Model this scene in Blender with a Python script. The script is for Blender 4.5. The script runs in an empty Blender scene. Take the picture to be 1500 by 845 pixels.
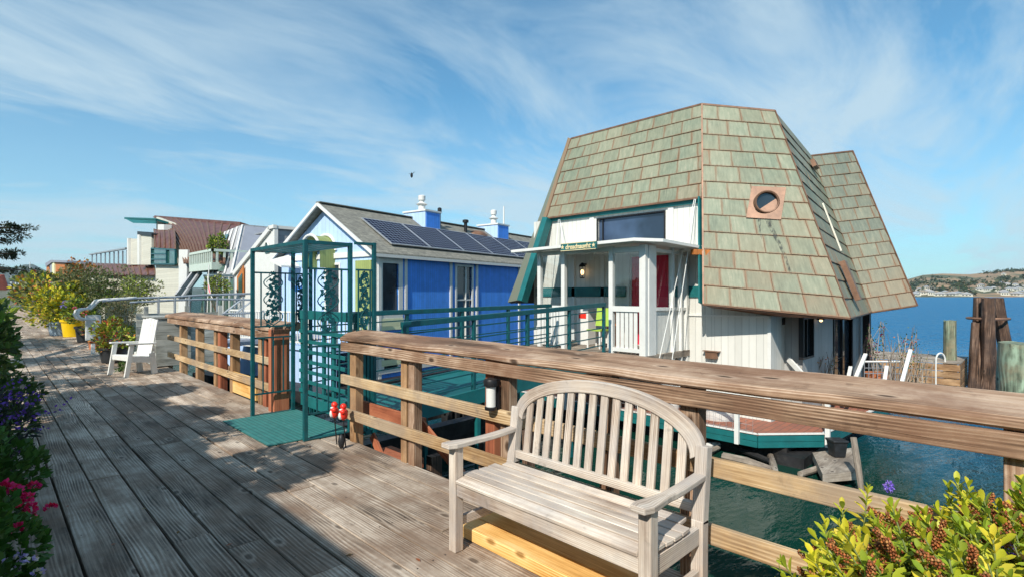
import bpy, bmesh, math, random
from mathutils import Vector, Matrix
random.seed(7)
R = random.Random(11)
sc = bpy.context.scene
COL = sc.collection
EYE = 1.52; FPX = 770.0; HOR = 430.0; S = math.sqrt(.5)

# ------------------------------------------------------------------ camera maths
def ray(px, py):
    a = (px-750)/FPX; b = (HOR-py)/FPX
    return S*(1+a), S*(1-a), b
def at_x(px, py, x):
    r = ray(px, py); t = x/r[0]; return Vector((x, r[1]*t, EYE+r[2]*t))
def at_y(px, py, y):
    r = ray(px, py); t = y/r[1]; return Vector((r[0]*t, y, EYE+r[2]*t))
def at_z(px, py, z):
    r = ray(px, py); t = (z-EYE)/r[2]; return Vector((r[0]*t, r[1]*t, z))
def at_d(px, py, d):
    r = ray(px, py); return Vector((r[0]*d, r[1]*d, EYE+r[2]*d))
def proj(p):
    f = S*(p[0]+p[1]); r = S*(p[0]-p[1]); return 750+FPX*r/f, HOR-FPX*(p[2]-EYE)/f

# ------------------------------------------------------------------ materials
def newmat(name):
    m = bpy.data.materials.new(name); m.use_nodes = True
    nt = m.node_tree; b = nt.nodes['Principled BSDF']
    return m, nt, b
def N(nt, t, **kw):
    n = nt.nodes.new(t)
    for k, v in kw.items():
        if k in n.inputs.keys(): n.inputs[k].default_value = v
        else: setattr(n, k, v)
    return n
def L(nt, a, b): nt.links.new(a, b)
def math_(nt, op, a, b=None, c=None):
    n = nt.nodes.new('ShaderNodeMath'); n.operation = op
    for i, v in enumerate((a, b, c)):
        if v is None: continue
        if isinstance(v, (int, float)): n.inputs[i].default_value = v
        else: L(nt, v, n.inputs[i])
    return n.outputs[0]
def ramp(nt, fac, stops):
    n = nt.nodes.new('ShaderNodeValToRGB'); el = n.color_ramp.elements
    while len(el) < len(stops): el.new(.5)
    for e, (p, c) in zip(el, stops):
        e.position = p; e.color = (*c, 1) if len(c) == 3 else c
    L(nt, fac, n.inputs[0]); return n.outputs[0]
def mix(nt, f, a, b, mode='MIX'):
    n = nt.nodes.new('ShaderNodeMix'); n.data_type = 'RGBA'; n.blend_type = mode
    for i, v in ((0, f), (6, a), (7, b)):
        if isinstance(v, (int, float)): n.inputs[i].default_value = v
        elif isinstance(v, tuple): n.inputs[i].default_value = (*v, 1)
        else: L(nt, v, n.inputs[i])
    return n.outputs[2]
def uvxy(nt):
    tc = nt.nodes.new('ShaderNodeTexCoord'); sp = nt.nodes.new('ShaderNodeSeparateXYZ'); L(nt, tc.outputs['UV'], sp.inputs[0])
    return sp.outputs[0], sp.outputs[1], tc
def comb(nt, x, y, z=0.0):
    n = nt.nodes.new('ShaderNodeCombineXYZ')
    for i, v in enumerate((x, y, z)):
        if isinstance(v, (int, float)): n.inputs[i].default_value = v
        else: L(nt, v, n.inputs[i])
    return n.outputs[0]
def noise(nt, vec, scale, detail=4, rough=.55, dist=0):
    n = N(nt, 'ShaderNodeTexNoise', Scale=scale, Detail=detail, Roughness=rough, Distortion=dist); L(nt, vec, n.inputs['Vector']); return n.outputs[0]
def bump(nt, b, h, strength=.3, dist=.01):
    n = N(nt, 'ShaderNodeBump', Strength=strength, Distance=dist); L(nt, h, n.inputs['Height']); L(nt, n.outputs[0], b.inputs['Normal'])
def rnd(nt):
    a = nt.nodes.new('ShaderNodeAttribute'); a.attribute_name = 'col'; s = nt.nodes.new('ShaderNodeSeparateColor'); L(nt, a.outputs['Color'], s.inputs[0]); return s.outputs

def wood(name, dark, mid, light, rough=.75, var=.35, line=34, stain=None, knots=.75, bmp=.5, gap=0):
    m, nt, b = newmat(name); u, v, tc = uvxy(nt); r = rnd(nt)
    g = tc.outputs['Object']
    warp = noise(nt, comb(nt, math_(nt, 'MULTIPLY', u, .6), math_(nt, 'MULTIPLY', v, 4.5), math_(nt, 'MULTIPLY', r[0], 37.)), 1.0, 2.5, .45)
    fine = noise(nt, comb(nt, math_(nt, 'MULTIPLY', u, 2.2), math_(nt, 'MULTIPLY', v, 75.), r[1]), 1.0, 5, .65)
    ph = math_(nt, 'ADD', math_(nt, 'MULTIPLY', v, line*14.0), math_(nt, 'MULTIPLY', warp, 46.))
    ring = math_(nt, 'MULTIPLY_ADD', math_(nt, 'SINE', ph), .5, .5)
    ring = math_(nt, 'MULTIPLY', math_(nt, 'POWER', ring, 1.6), ramp(nt, noise(nt, comb(nt, math_(nt, 'MULTIPLY', u, .9), math_(nt, 'MULTIPLY', v, 7.), math_(nt, 'MULTIPLY', r[2], 23.)), 1., 2), [(.35, (.15, .15, .15)), (.65, (1.3, 1.3, 1.3))]))
    val = math_(nt, 'ADD', math_(nt, 'MULTIPLY', ring, .26), math_(nt, 'MULTIPLY', fine, .66))
    blotch = noise(nt, comb(nt, math_(nt, 'MULTIPLY', u, 1.3), math_(nt, 'MULTIPLY', v, 3.5), r[2]), 1.0, 5, .6)
    val = math_(nt, 'ADD', val, math_(nt, 'MULTIPLY_ADD', blotch, 1.1, -.49))
    c = ramp(nt, val, [(.24, dark), (.46, mid), (.72, light)])
    # boards differ from each other
    k = math_(nt, 'MULTIPLY_ADD', r[0], var, 1-var*.6)
    vm = N(nt, 'ShaderNodeVectorMath', operation='SCALE'); L(nt, c, vm.inputs[0]); L(nt, k, vm.inputs['Scale']); c = vm.outputs[0]
    if stain:
        sn = noise(nt, g, 1.7, 6, .7); f = ramp(nt, sn, [(.44, (0, 0, 0)), (.62, (1, 1, 1))])
        c = mix(nt, math_(nt, 'MULTIPLY', f, .7), c, stain)
        sn2 = noise(nt, g, 6., 5, .7); f2 = ramp(nt, sn2, [(.62, (0, 0, 0)), (.72, (1, 1, 1))])
        c = mix(nt, math_(nt, 'MULTIPLY', f2, .5), c, tuple(x*.35 for x in stain))
    if knots:
        vo = N(nt, 'ShaderNodeTexVoronoi', Scale=1.0, Randomness=1.0); vo.voronoi_dimensions = '2D'
        L(nt, comb(nt, math_(nt, 'MULTIPLY_ADD', u, 1.7, math_(nt, 'MULTIPLY', warp, .25)), math_(nt, 'MULTIPLY_ADD', v, 3.6, math_(nt, 'MULTIPLY', fine, .12)), 0.), vo.inputs['Vector'])
        cs_ = nt.nodes.new('ShaderNodeSeparateColor'); L(nt, vo.outputs['Color'], cs_.inputs[0]); keep = math_(nt, 'GREATER_THAN', cs_.outputs[0], .55)
        knots_ = math_(nt, 'MULTIPLY', keep, knots)
        f = ramp(nt, vo.outputs['Distance'], [(.035, (1, 1, 1)), (.085, (0, 0, 0))])
        f3 = ramp(nt, vo.outputs['Distance'], [(.05, (0, 0, 0)), (.09, (1, 1, 1)), (.16, (0, 0, 0))])
        c = mix(nt, math_(nt, 'MULTIPLY', f, knots_), c, tuple(x*.45 for x in dark))
        c = mix(nt, math_(nt, 'MULTIPLY', f3, math_(nt, 'MULTIPLY', knots_, .4)), c, light)
    L(nt, c, b.inputs['Base Color']); b.inputs['Roughness'].default_value = rough
    b.inputs['Specular IOR Level'].default_value = .25
    crack = ramp(nt, noise(nt, comb(nt, math_(nt, 'MULTIPLY', u, 1.6), math_(nt, 'MULTIPLY', v, 70.), r[0]), 1., 3), [(.28, (0, 0, 0)), (.36, (1, 1, 1))])
    h = math_(nt, 'ADD', val, math_(nt, 'MULTIPLY', crack, .8))
    bump(nt, b, h, bmp, .004)
    return m

def paint(name, c, rough=.45, var=.12, dirt=None, dirtamt=.35, metal=0, scale=3, bmp=.06, spec=.4, groove=0, gdir=0, gw=.07, streak=0, gdark=.45):
    m, nt, b = newmat(name); u, v, tc = uvxy(nt); r = rnd(nt)
    g = tc.outputs['Object']
    n1 = noise(nt, g, scale, 6, .65)
    c2 = tuple(x*(1-var*1.6) for x in c); c3 = tuple(min(1, x*(1+var)) for x in c)
    col = ramp(nt, n1, [(.3, c2), (.7, c3)])
    if dirt:
        n2 = noise(nt, g, scale*2.7, 7, .75)
        if streak:
            mp = N(nt, 'ShaderNodeMapping'); mp.inputs['Scale'].default_value = (1, 1, .12); L(nt, g, mp.inputs[0]); n2 = noise(nt, mp.outputs[0], streak, 6, .7)
        f = ramp(nt, n2, [(.5, (0, 0, 0)), (.75, (1, 1, 1))]); col = mix(nt, math_(nt, 'MULTIPLY', f, dirtamt), col, dirt)
    h = n1
    if groove:
        t = (u, v)[gdir]
        fr = math_(nt, 'FRACT', math_(nt, 'DIVIDE', t, groove))
        line = math_(nt, 'LESS_THAN', fr, gw)
        bid = math_(nt, 'FLOOR', math_(nt, 'DIVIDE', t, groove))
        wn = N(nt, 'ShaderNodeTexWhiteNoise', noise_dimensions='1D'); L(nt, bid, wn.inputs['W'])
        kk = math_(nt, 'MULTIPLY_ADD', wn.outputs[0], .12, .92)
        vm = N(nt, 'ShaderNodeVectorMath', operation='SCALE'); L(nt, col, vm.inputs[0]); L(nt, kk, vm.inputs['Scale']); col = vm.outputs[0]
        col = mix(nt, math_(nt, 'MULTIPLY', line, gdark), col, tuple(x*.25 for x in c))
        h = math_(nt, 'SUBTRACT', math_(nt, 'MULTIPLY', n1, .3), line)
        bmp = max(bmp, .6)
    L(nt, col, b.inputs['Base Color']); b.inputs['Roughness'].default_value = rough; b.inputs['Metallic'].default_value = metal
    b.inputs['Specular IOR Level'].default_value = spec
    bump(nt, b, h, bmp, .006)
    return m

def shingle_mat(name, tones, rust, grey=.0):
    m, nt, b = newmat(name); u, v, tc = uvxy(nt); r = rnd(nt); g = tc.outputs['Object']
    off = math_(nt, 'MULTIPLY', r[0], 53.)
    n1 = noise(nt, comb(nt, math_(nt, 'MULTIPLY', u, 7.), math_(nt, 'MULTIPLY', v, 1.2), off), 1.0, 5, .65)
    nb = noise(nt, g, 14., 5, .7)
    val = math_(nt, 'ADD', math_(nt, 'MULTIPLY', n1, .78), math_(nt, 'ADD', math_(nt, 'MULTIPLY', r[1], .22), math_(nt, 'MULTIPLY', nb, .2)))
    c = ramp(nt, val, [(.22, tones[0]), (.5, tones[1]), (.72, tones[2]), (.92, tones[3])])
    eu = math_(nt, 'MINIMUM', u, math_(nt, 'SUBTRACT', 1., u)); ev = math_(nt, 'MINIMUM', math_(nt, 'MULTIPLY', v, .9), math_(nt, 'SUBTRACT', 1., v))
    e = math_(nt, 'MINIMUM', eu, ev); e = math_(nt, 'ADD', e, math_(nt, 'MULTIPLY_ADD', n1, .16, -.08))
    f = ramp(nt, e, [(.0, (1, 1, 1)), (.075, (0, 0, 0))])
    big = noise(nt, g, .55, 3, .6); fb = ramp(nt, big, [(.45, (0, 0, 0)), (.7, (1, 1, 1))])
    f = math_(nt, 'MINIMUM', 1., math_(nt, 'ADD', math_(nt, 'MULTIPLY', f, .72), math_(nt, 'MULTIPLY', math_(nt, 'MULTIPLY_ADD', fb, .6, .4), math_(nt, 'MULTIPLY', r[2], math_(nt, 'MULTIPLY', r[2], .75)))))
    c = mix(nt, math_(nt, 'MULTIPLY', fb, .38), c, (.30, .255, .165))
    c = mix(nt, f, c, rust)
    st = noise(nt, comb(nt, math_(nt, 'MULTIPLY', u, 14.), math_(nt, 'MULTIPLY', v, 1.), math_(nt, 'MULTIPLY', r[2], 31.)), 1., 3)
    sf = ramp(nt, st, [(.62, (0, 0, 0)), (.75, (1, 1, 1))]); c = mix(nt, math_(nt, 'MULTIPLY', sf, .3), c, (.42, .40, .30))
    sp = noise(nt, g, 60., 2); spf = ramp(nt, sp, [(.7, (0, 0, 0)), (.74, (1, 1, 1))]); c = mix(nt, math_(nt, 'MULTIPLY', spf, .4), c, (.15, .08, .05))
    L(nt, c, b.inputs['Base Color']); b.inputs['Roughness'].default_value = .62; b.inputs['Specular IOR Level'].default_value = .3
    bump(nt, b, val, .25, .01)
    return m

def leafmat(name, trans=.3, rough=.45):
    m, nt, b = newmat(name)
    a = nt.nodes.new('ShaderNodeAttribute'); a.attribute_name = 'col'
    L(nt, a.outputs['Color'], b.inputs['Base Color']); b.inputs['Roughness'].default_value = rough; b.inputs['Specular IOR Level'].default_value = .35
    t = nt.nodes.new('ShaderNodeBsdfTranslucent'); L(nt, a.outputs['Color'], t.inputs[0])
    mx = nt.nodes.new('ShaderNodeMixShader'); mx.inputs[0].default_value = trans
    L(nt, b.outputs[0], mx.inputs[1]); L(nt, t.outputs[0], mx.inputs[2]); L(nt, mx.outputs[0], nt.nodes['Material Output'].inputs[0])
    return m
def emis(name, c, s):
    m, nt, b = newmat(name); b.inputs['Emission Color'].default_value = (*c, 1); b.inputs['Emission Strength'].default_value = s
    b.inputs['Base Color'].default_value = (*c, 1); return m
def glass(name, c=(.02, .03, .04), rough=.04):
    m, nt, b = newmat(name); tc = nt.nodes.new('ShaderNodeTexCoord')
    n = noise(nt, tc.outputs['Object'], 1.1, 3); L(nt, ramp(nt, n, [(.35, tuple(x*.6 for x in c)), (.7, tuple(x*1.8 for x in c))]), b.inputs['Base Color'])
    b.inputs['Roughness'].default_value = rough; b.inputs['Specular IOR Level'].default_value = .8
    n2 = noise(nt, tc.outputs['Object'], .9, 2); bump(nt, b, n2, .08, .02); return m
def clearglass(name):
    m, nt, b = newmat(name); tr = nt.nodes.new('ShaderNodeBsdfTransparent'); gl = N(nt, 'ShaderNodeBsdfGlossy', Roughness=.03)
    tr.inputs[0].default_value = (.95, .97, .97, 1); mx = nt.nodes.new('ShaderNodeMixShader'); mx.inputs[0].default_value = .07
    L(nt, tr.outputs[0], mx.inputs[1]); L(nt, gl.outputs[0], mx.inputs[2]); L(nt, mx.outputs[0], nt.nodes['Material Output'].inputs[0]); return m

M = {}
M['deck'] = wood('weathered deck planks', (.12, .094, .073), (.40, .32, .25), (.67, .58, .48), var=.62, stain=(.19, .125, .085), line=22, knots=.6, bmp=.8)
M['rail'] = wood('weathered rail timber', (.085, .05, .031), (.335, .21, .132), (.59, .45, .335), var=.25, stain=(.19, .10, .06), line=26, knots=.85, bmp=.7)
M['rail2'] = wood('newer rail timber', (.25, .15, .07), (.50, .34, .18), (.66, .51, .32), var=.25, stain=(.28, .22, .17), line=24, knots=.8, bmp=.5)
M['post'] = wood('post timber', (.14, .07, .03), (.40, .23, .11), (.58, .40, .24), var=.3, stain=(.2, .12, .07), knots=.5)
M['redwood'] = wood('red stained timber', (.18, .055, .03), (.37, .12, .06), (.47, .19, .10), var=.2, knots=.3)
M['bench'] = wood('bleached teak', (.27, .20, .155), (.55, .46, .375), (.74, .69, .61), var=.22, stain=(.40, .37, .35), line=46, knots=.0, bmp=.55)
M['lumber'] = wood('new yellow lumber', (.52, .25, .06), (.78, .47, .16), (.88, .62, .30), var=.12, knots=.8, rough=.55, bmp=.2)
M['pile'] = wood('tarred pile timber', (.02, .014, .01), (.10, .055, .035), (.26, .17, .12), var=.2, line=14, stain=(.05, .035, .03), bmp=1)
M['greenpile'] = wood('green coated pile', (.05, .06, .04), (.16, .20, .14), (.32, .42, .30), var=.1, line=10, stain=(.30, .24, .15), bmp=.9)
M['drift'] = wood('grey driftwood timber', (.14, .11, .09), (.36, .30, .24), (.6, .54, .46), var=.4, stain=(.14, .12, .1))
M['teal'] = paint('teal enamel', (.004, .085, .098), .4, .2, (.10, .09, .06), .35, scale=11)
M['tealdk'] = paint('teal painted board', (.008, .13, .135), .5, .15, (.03, .08, .08), .4, scale=5)
M['tealmat'] = paint('ribbed green mat', (.035, .19, .18), .7, .12, (.14, .27, .26), .5, scale=9, groove=.05, gw=.3, gdark=.4, gdir=1)
M['white'] = paint('white paint', (.68, .68, .65), .5, .04, (.45, .43, .38), .25, scale=5)
M['whitesid'] = paint('white grooved siding', (.66, .655, .61), .55, .03, (.5, .47, .4), .25, scale=3, groove=.13, gw=.055, streak=4)
M['palegreen'] = paint('pale green paint', (.52, .60, .53), .5, .06, (.3, .33, .28), .3, scale=5)
M['shadesid'] = paint('shade greyed grooved siding', (.36, .36, .35), .6, .05, (.2, .19, .17), .3, scale=3, groove=.22, gw=.05, streak=4)  # deep shade on the side wall is put into this siding colour
M['creamsid'] = paint('cream lap siding', (.60, .58, .49), .6, .04, (.5, .47, .38), .3, scale=3, groove=.16, gw=.06, gdir=1)
M['greysid'] = paint('grey lap siding', (.30, .32, .35), .6, .04, (.3, .3, .3), .2, groove=.2, gw=.06, gdir=1)
M['greywall'] = paint('grey stucco', (.24, .26, .31), .8, .06, scale=2)
M['bluesid'] = paint('bright blue siding', (.07, .30, .92), .5, .08, (.06, .22, .62), .35, scale=4, groove=.1, gw=.08, gdark=.5, streak=3)
M['ltblue'] = paint('pale blue siding', (.44, .60, .86), .55, .04, groove=.2, gw=.05)
M['blue'] = paint('blue board', (.05, .20, .62), .5, .08)
M['yellowsid'] = paint('pale yellow siding', (.72, .74, .48), .6, .04, groove=.14, gw=.06, gdir=1)
M['lime'] = paint('lime paint', (.30, .36, .12), .5, .08, groove=.09, gw=.1, gdir=0)
M['limep'] = paint('lime plastic', (.36, .52, .08), .4, .05)
M['asphalt'] = paint('grey asphalt shingles', (.22, .21, .19), .9, .35, (.34, .32, .26), .5, scale=7, groove=.14, gw=.12, gdir=1, bmp=.5)
M['copper'] = paint('brown copper', (.22, .12, .075), .5, .25, (.10, .05, .03), .5, metal=.2, scale=5)
M['seam'] = paint('standing seam copper', (.16, .055, .035), .42, .3, (.30, .15, .09), .5, metal=.3, scale=1.2, streak=3)
M['galv'] = paint('galvanised steel', (.48, .50, .52), .4, .12, (.3, .3, .3), .3, metal=.6, scale=9)
M['greyroof'] = paint('pale standing seam', (.40, .40, .41), .5, .08, (.3, .3, .3), .3, groove=.5, gw=.08, gdir=0)
M['greyfence'] = wood('grey board fence', (.17, .17, .15), (.36, .37, .34), (.52, .52, .48), var=.3, knots=.2)
M['black'] = paint('black metal', (.012, .012, .014), .45, .2)
M['rubber'] = paint('black plastic', (.02, .022, .025), .5, .3, scale=9)
M['hull'] = paint('tarry hull', (.018, .018, .02), .6, .6, (.12, .11, .09), .35, scale=3)
M['red'] = paint('red plastic', (.75, .035, .02), .3, .08)
M['crimson'] = paint('crimson door', (.80, .02, .07), .5, .08)
M['terra'] = paint('terracotta', (.50, .17, .07), .8, .12, (.6, .4, .3), .3, scale=8)
M['yellowpot'] = paint('yellow glaze', (.75, .48, .01), .2, .05)
M['bluepot'] = paint('blue grey glaze', (.22, .30, .38), .3, .15)
M['bluebox'] = paint('blue plastic', (.10, .30, .70), .4, .05)
M['orange'] = paint('orange cedar', (.50, .17, .04), .6, .15, groove=.15, gw=.05)
M['gold'] = paint('gold paint', (.75, .62, .36), .45, .08)
M['soil'] = paint('soil', (.06, .045, .03), .95, .4, scale=9)
M['glass'] = glass('dark window glass')
M['skyglass'] = glass('upper window glass', (.03, .05, .09), .08)
M['gglass'] = glass('green tinted glass', (.03, .09, .075), .1)
M['clear'] = clearglass('porch glass')
M['lamp'] = emis('lamp glow', (1, .62, .28), 3)
M['curtain'] = paint('pale curtain', (.25, .27, .28), .8, .2, scale=6)
M['rope'] = paint('white rope', (.75, .75, .72), .7, .05)
M['redroof'] = paint('red tiles', (.28, .06, .03), .8, .2, groove=.3, gw=.15, gdir=1)
M['shingle'] = shingle_mat('green copper shingles', [(.085, .11, .085), (.165, .20, .145), (.245, .275, .20), (.37, .355, .265)], (.23, .125, .07))
M['shingleshade'] = shingle_mat('shade greyed copper shingles', [(.10, .125, .11), (.16, .19, .16), (.23, .255, .205), (.34, .32, .24)], (.24, .14, .085))  # greyer copy: weaker light on the rear wing is put into the tones
M['leaf'] = leafmat('leaves'); M['petal'] = leafmat('petals', .35, .6); M['seed'] = leafmat('seed heads', .05, .7)
M['bark'] = wood('bark', (.04, .03, .022), (.12, .09, .06), (.22, .18, .13), line=12, knots=0, bmp=1)

def brick_mat():
    m, nt, b = newmat('brick deck tiles'); u, v, tc = uvxy(nt)
    br = N(nt, 'ShaderNodeTexBrick', Scale=1.0); br.inputs['Brick Width'].default_value = .22; br.inputs['Row Height'].default_value = .11; br.inputs['Mortar Size'].default_value = .006
    br.inputs['Color1'].default_value = (.34, .12, .07, 1); br.inputs['Color2'].default_value = (.26, .10, .065, 1); br.inputs['Mortar'].default_value = (.12, .08, .06, 1)
    L(nt, comb(nt, u, v), br.inputs['Vector']); L(nt, br.outputs[0], b.inputs['Base Color']); b.inputs['Roughness'].default_value = .85; bump(nt, b, br.outputs['Fac'], -.3, .004); return m
M['brick'] = brick_mat()
def asphalt_mat():
    m, nt, b = newmat('asphalt roof shingles'); u, v, tc = uvxy(nt)
    br = N(nt, 'ShaderNodeTexBrick', Scale=1.0); br.inputs['Brick Width'].default_value = .26; br.inputs['Row Height'].default_value = .13; br.inputs['Mortar Size'].default_value = .008
    br.inputs['Color1'].default_value = (.27, .26, .22, 1); br.inputs['Color2'].default_value = (.14, .135, .12, 1); br.inputs['Mortar'].default_value = (.06, .06, .055, 1)
    L(nt, comb(nt, u, v), br.inputs['Vector']); n = noise(nt, tc.outputs['Object'], 9., 6, .7)
    L(nt, mix(nt, .55, br.outputs[0], ramp(nt, n, [(.35, (.10, .10, .09)), (.7, (.34, .33, .27))])), b.inputs['Base Color']); b.inputs['Roughness'].default_value = .9; bump(nt, b, br.outputs['Fac'], -.5, .01); return m
M['asphalt'] = asphalt_mat()
def solar_mat():
    m, nt, b = newmat('solar cells'); u, v, tc = uvxy(nt)
    fu = math_(nt, 'FRACT', math_(nt, 'DIVIDE', u, .16)); fv = math_(nt, 'FRACT', math_(nt, 'DIVIDE', v, .16))
    l = math_(nt, 'MAXIMUM', math_(nt, 'LESS_THAN', fu, .08), math_(nt, 'LESS_THAN', fv, .08))
    tcn = noise(nt, tc.outputs['Object'], 3., 3)
    base = ramp(nt, tcn, [(.3, (.003, .006, .02)), (.7, (.006, .012, .038))])
    L(nt, mix(nt, l, base, (.34, .40, .50)), b.inputs['Base Color']); b.inputs['Roughness'].default_value = .3; b.inputs['Specular IOR Level'].default_value = .3; return m
M['solar'] = solar_mat(); M['solar'].node_tree.nodes['Principled BSDF'].inputs['IOR'].default_value = 1.12; M['solar'].node_tree.nodes['Principled BSDF'].inputs['Specular IOR Level'].default_value = .05
def water_mat():
    m, nt, b = newmat('bay water'); tc = nt.nodes.new('ShaderNodeTexCoord')
    mp = N(nt, 'ShaderNodeMapping'); mp.inputs['Rotation'].default_value = (0, 0, .8); mp.inputs['Scale'].default_value = (1., 2.6, 1); L(nt, tc.outputs['Object'], mp.inputs[0])
    a = noise(nt, mp.outputs[0], 1.1, 4, .55); c = noise(nt, mp.outputs[0], .22, 3, .5); f = noise(nt, mp.outputs[0], 4.5, 3, .5)
    h = math_(nt, 'ADD', math_(nt, 'MULTIPLY', c, 1.3), math_(nt, 'ADD', a, math_(nt, 'MULTIPLY', f, .14)))
    # deep green in the sheltered basin, open-bay blue farther out
    sp = nt.nodes.new('ShaderNodeSeparateXYZ'); L(nt, tc.outputs['Object'], sp.inputs[0])
    dd = math_(nt, 'MULTIPLY_ADD', math_(nt, 'SUBTRACT', sp.outputs[0], math_(nt, 'MULTIPLY', sp.outputs[1], .6)), .1, -.85)
    dd = math_(nt, 'ADD', dd, math_(nt, 'MULTIPLY_ADD', c, .5, -.25))
    col = ramp(nt, dd, [(.0, (.004, .034, .024)), (1., (.002, .13, .30))])
    L(nt, col, b.inputs['Base Color'])
    b.inputs['Roughness'].default_value = .07; b.inputs['IOR'].default_value = 1.22; b.inputs['Specular IOR Level'].default_value = .4
    cd = nt.nodes.new('ShaderNodeVectorMath'); cd.operation = 'LENGTH'; L(nt, tc.outputs['Object'], cd.inputs[0])
    bn = N(nt, 'ShaderNodeBump', Distance=.5)
    sf = ramp(nt, math_(nt, 'DIVIDE', cd.outputs['Value'], 60.), [(.08, (.05, .05, .05)), (.22, (.2, .2, .2)), (.6, (1, 1, 1))])
    L(nt, ramp(nt, math_(nt, 'DIVIDE', cd.outputs['Value'], 60.), [(.1, (.42, .42, .42)), (.6, (.10, .10, .10))]), b.inputs['Specular IOR Level'])
    L(nt, ramp(nt, math_(nt, 'DIVIDE', cd.outputs['Value'], 60.), [(.2, (.06, .06, .06)), (.7, (.3, .3, .3))]), b.inputs['Roughness'])
    L(nt, sf, bn.inputs['Strength']); L(nt, h, bn.inputs['Height']); L(nt, bn.outputs[0], b.inputs['Normal'])
    return m
M['water'] = water_mat()
def hill_mat(name, a, bcol, g, sc_=.012):
    m, nt, b = newmat(name); tc = nt.nodes.new('ShaderNodeTexCoord')
    n1 = noise(nt, tc.outputs['Object'], sc_, 6, .65); n2 = noise(nt, tc.outputs['Object'], sc_*5, 6, .7)
    c = ramp(nt, n2, [(.35, a), (.65, bcol)]); c = mix(nt, ramp(nt, n1, [(.5, (0, 0, 0)), (.58, (1, 1, 1))]), c, g)
    L(nt, c, b.inputs['Base Color']); b.inputs['Roughness'].default_value = .95; return m
M['hill'] = hill_mat('dry grass hillside', (.24, .15, .085), (.34, .23, .13), (.07, .085, .04))
M['mount'] = hill_mat('wooded mountain', (.03, .05, .03), (.05, .07, .04), (.02, .035, .025), .004)

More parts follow.
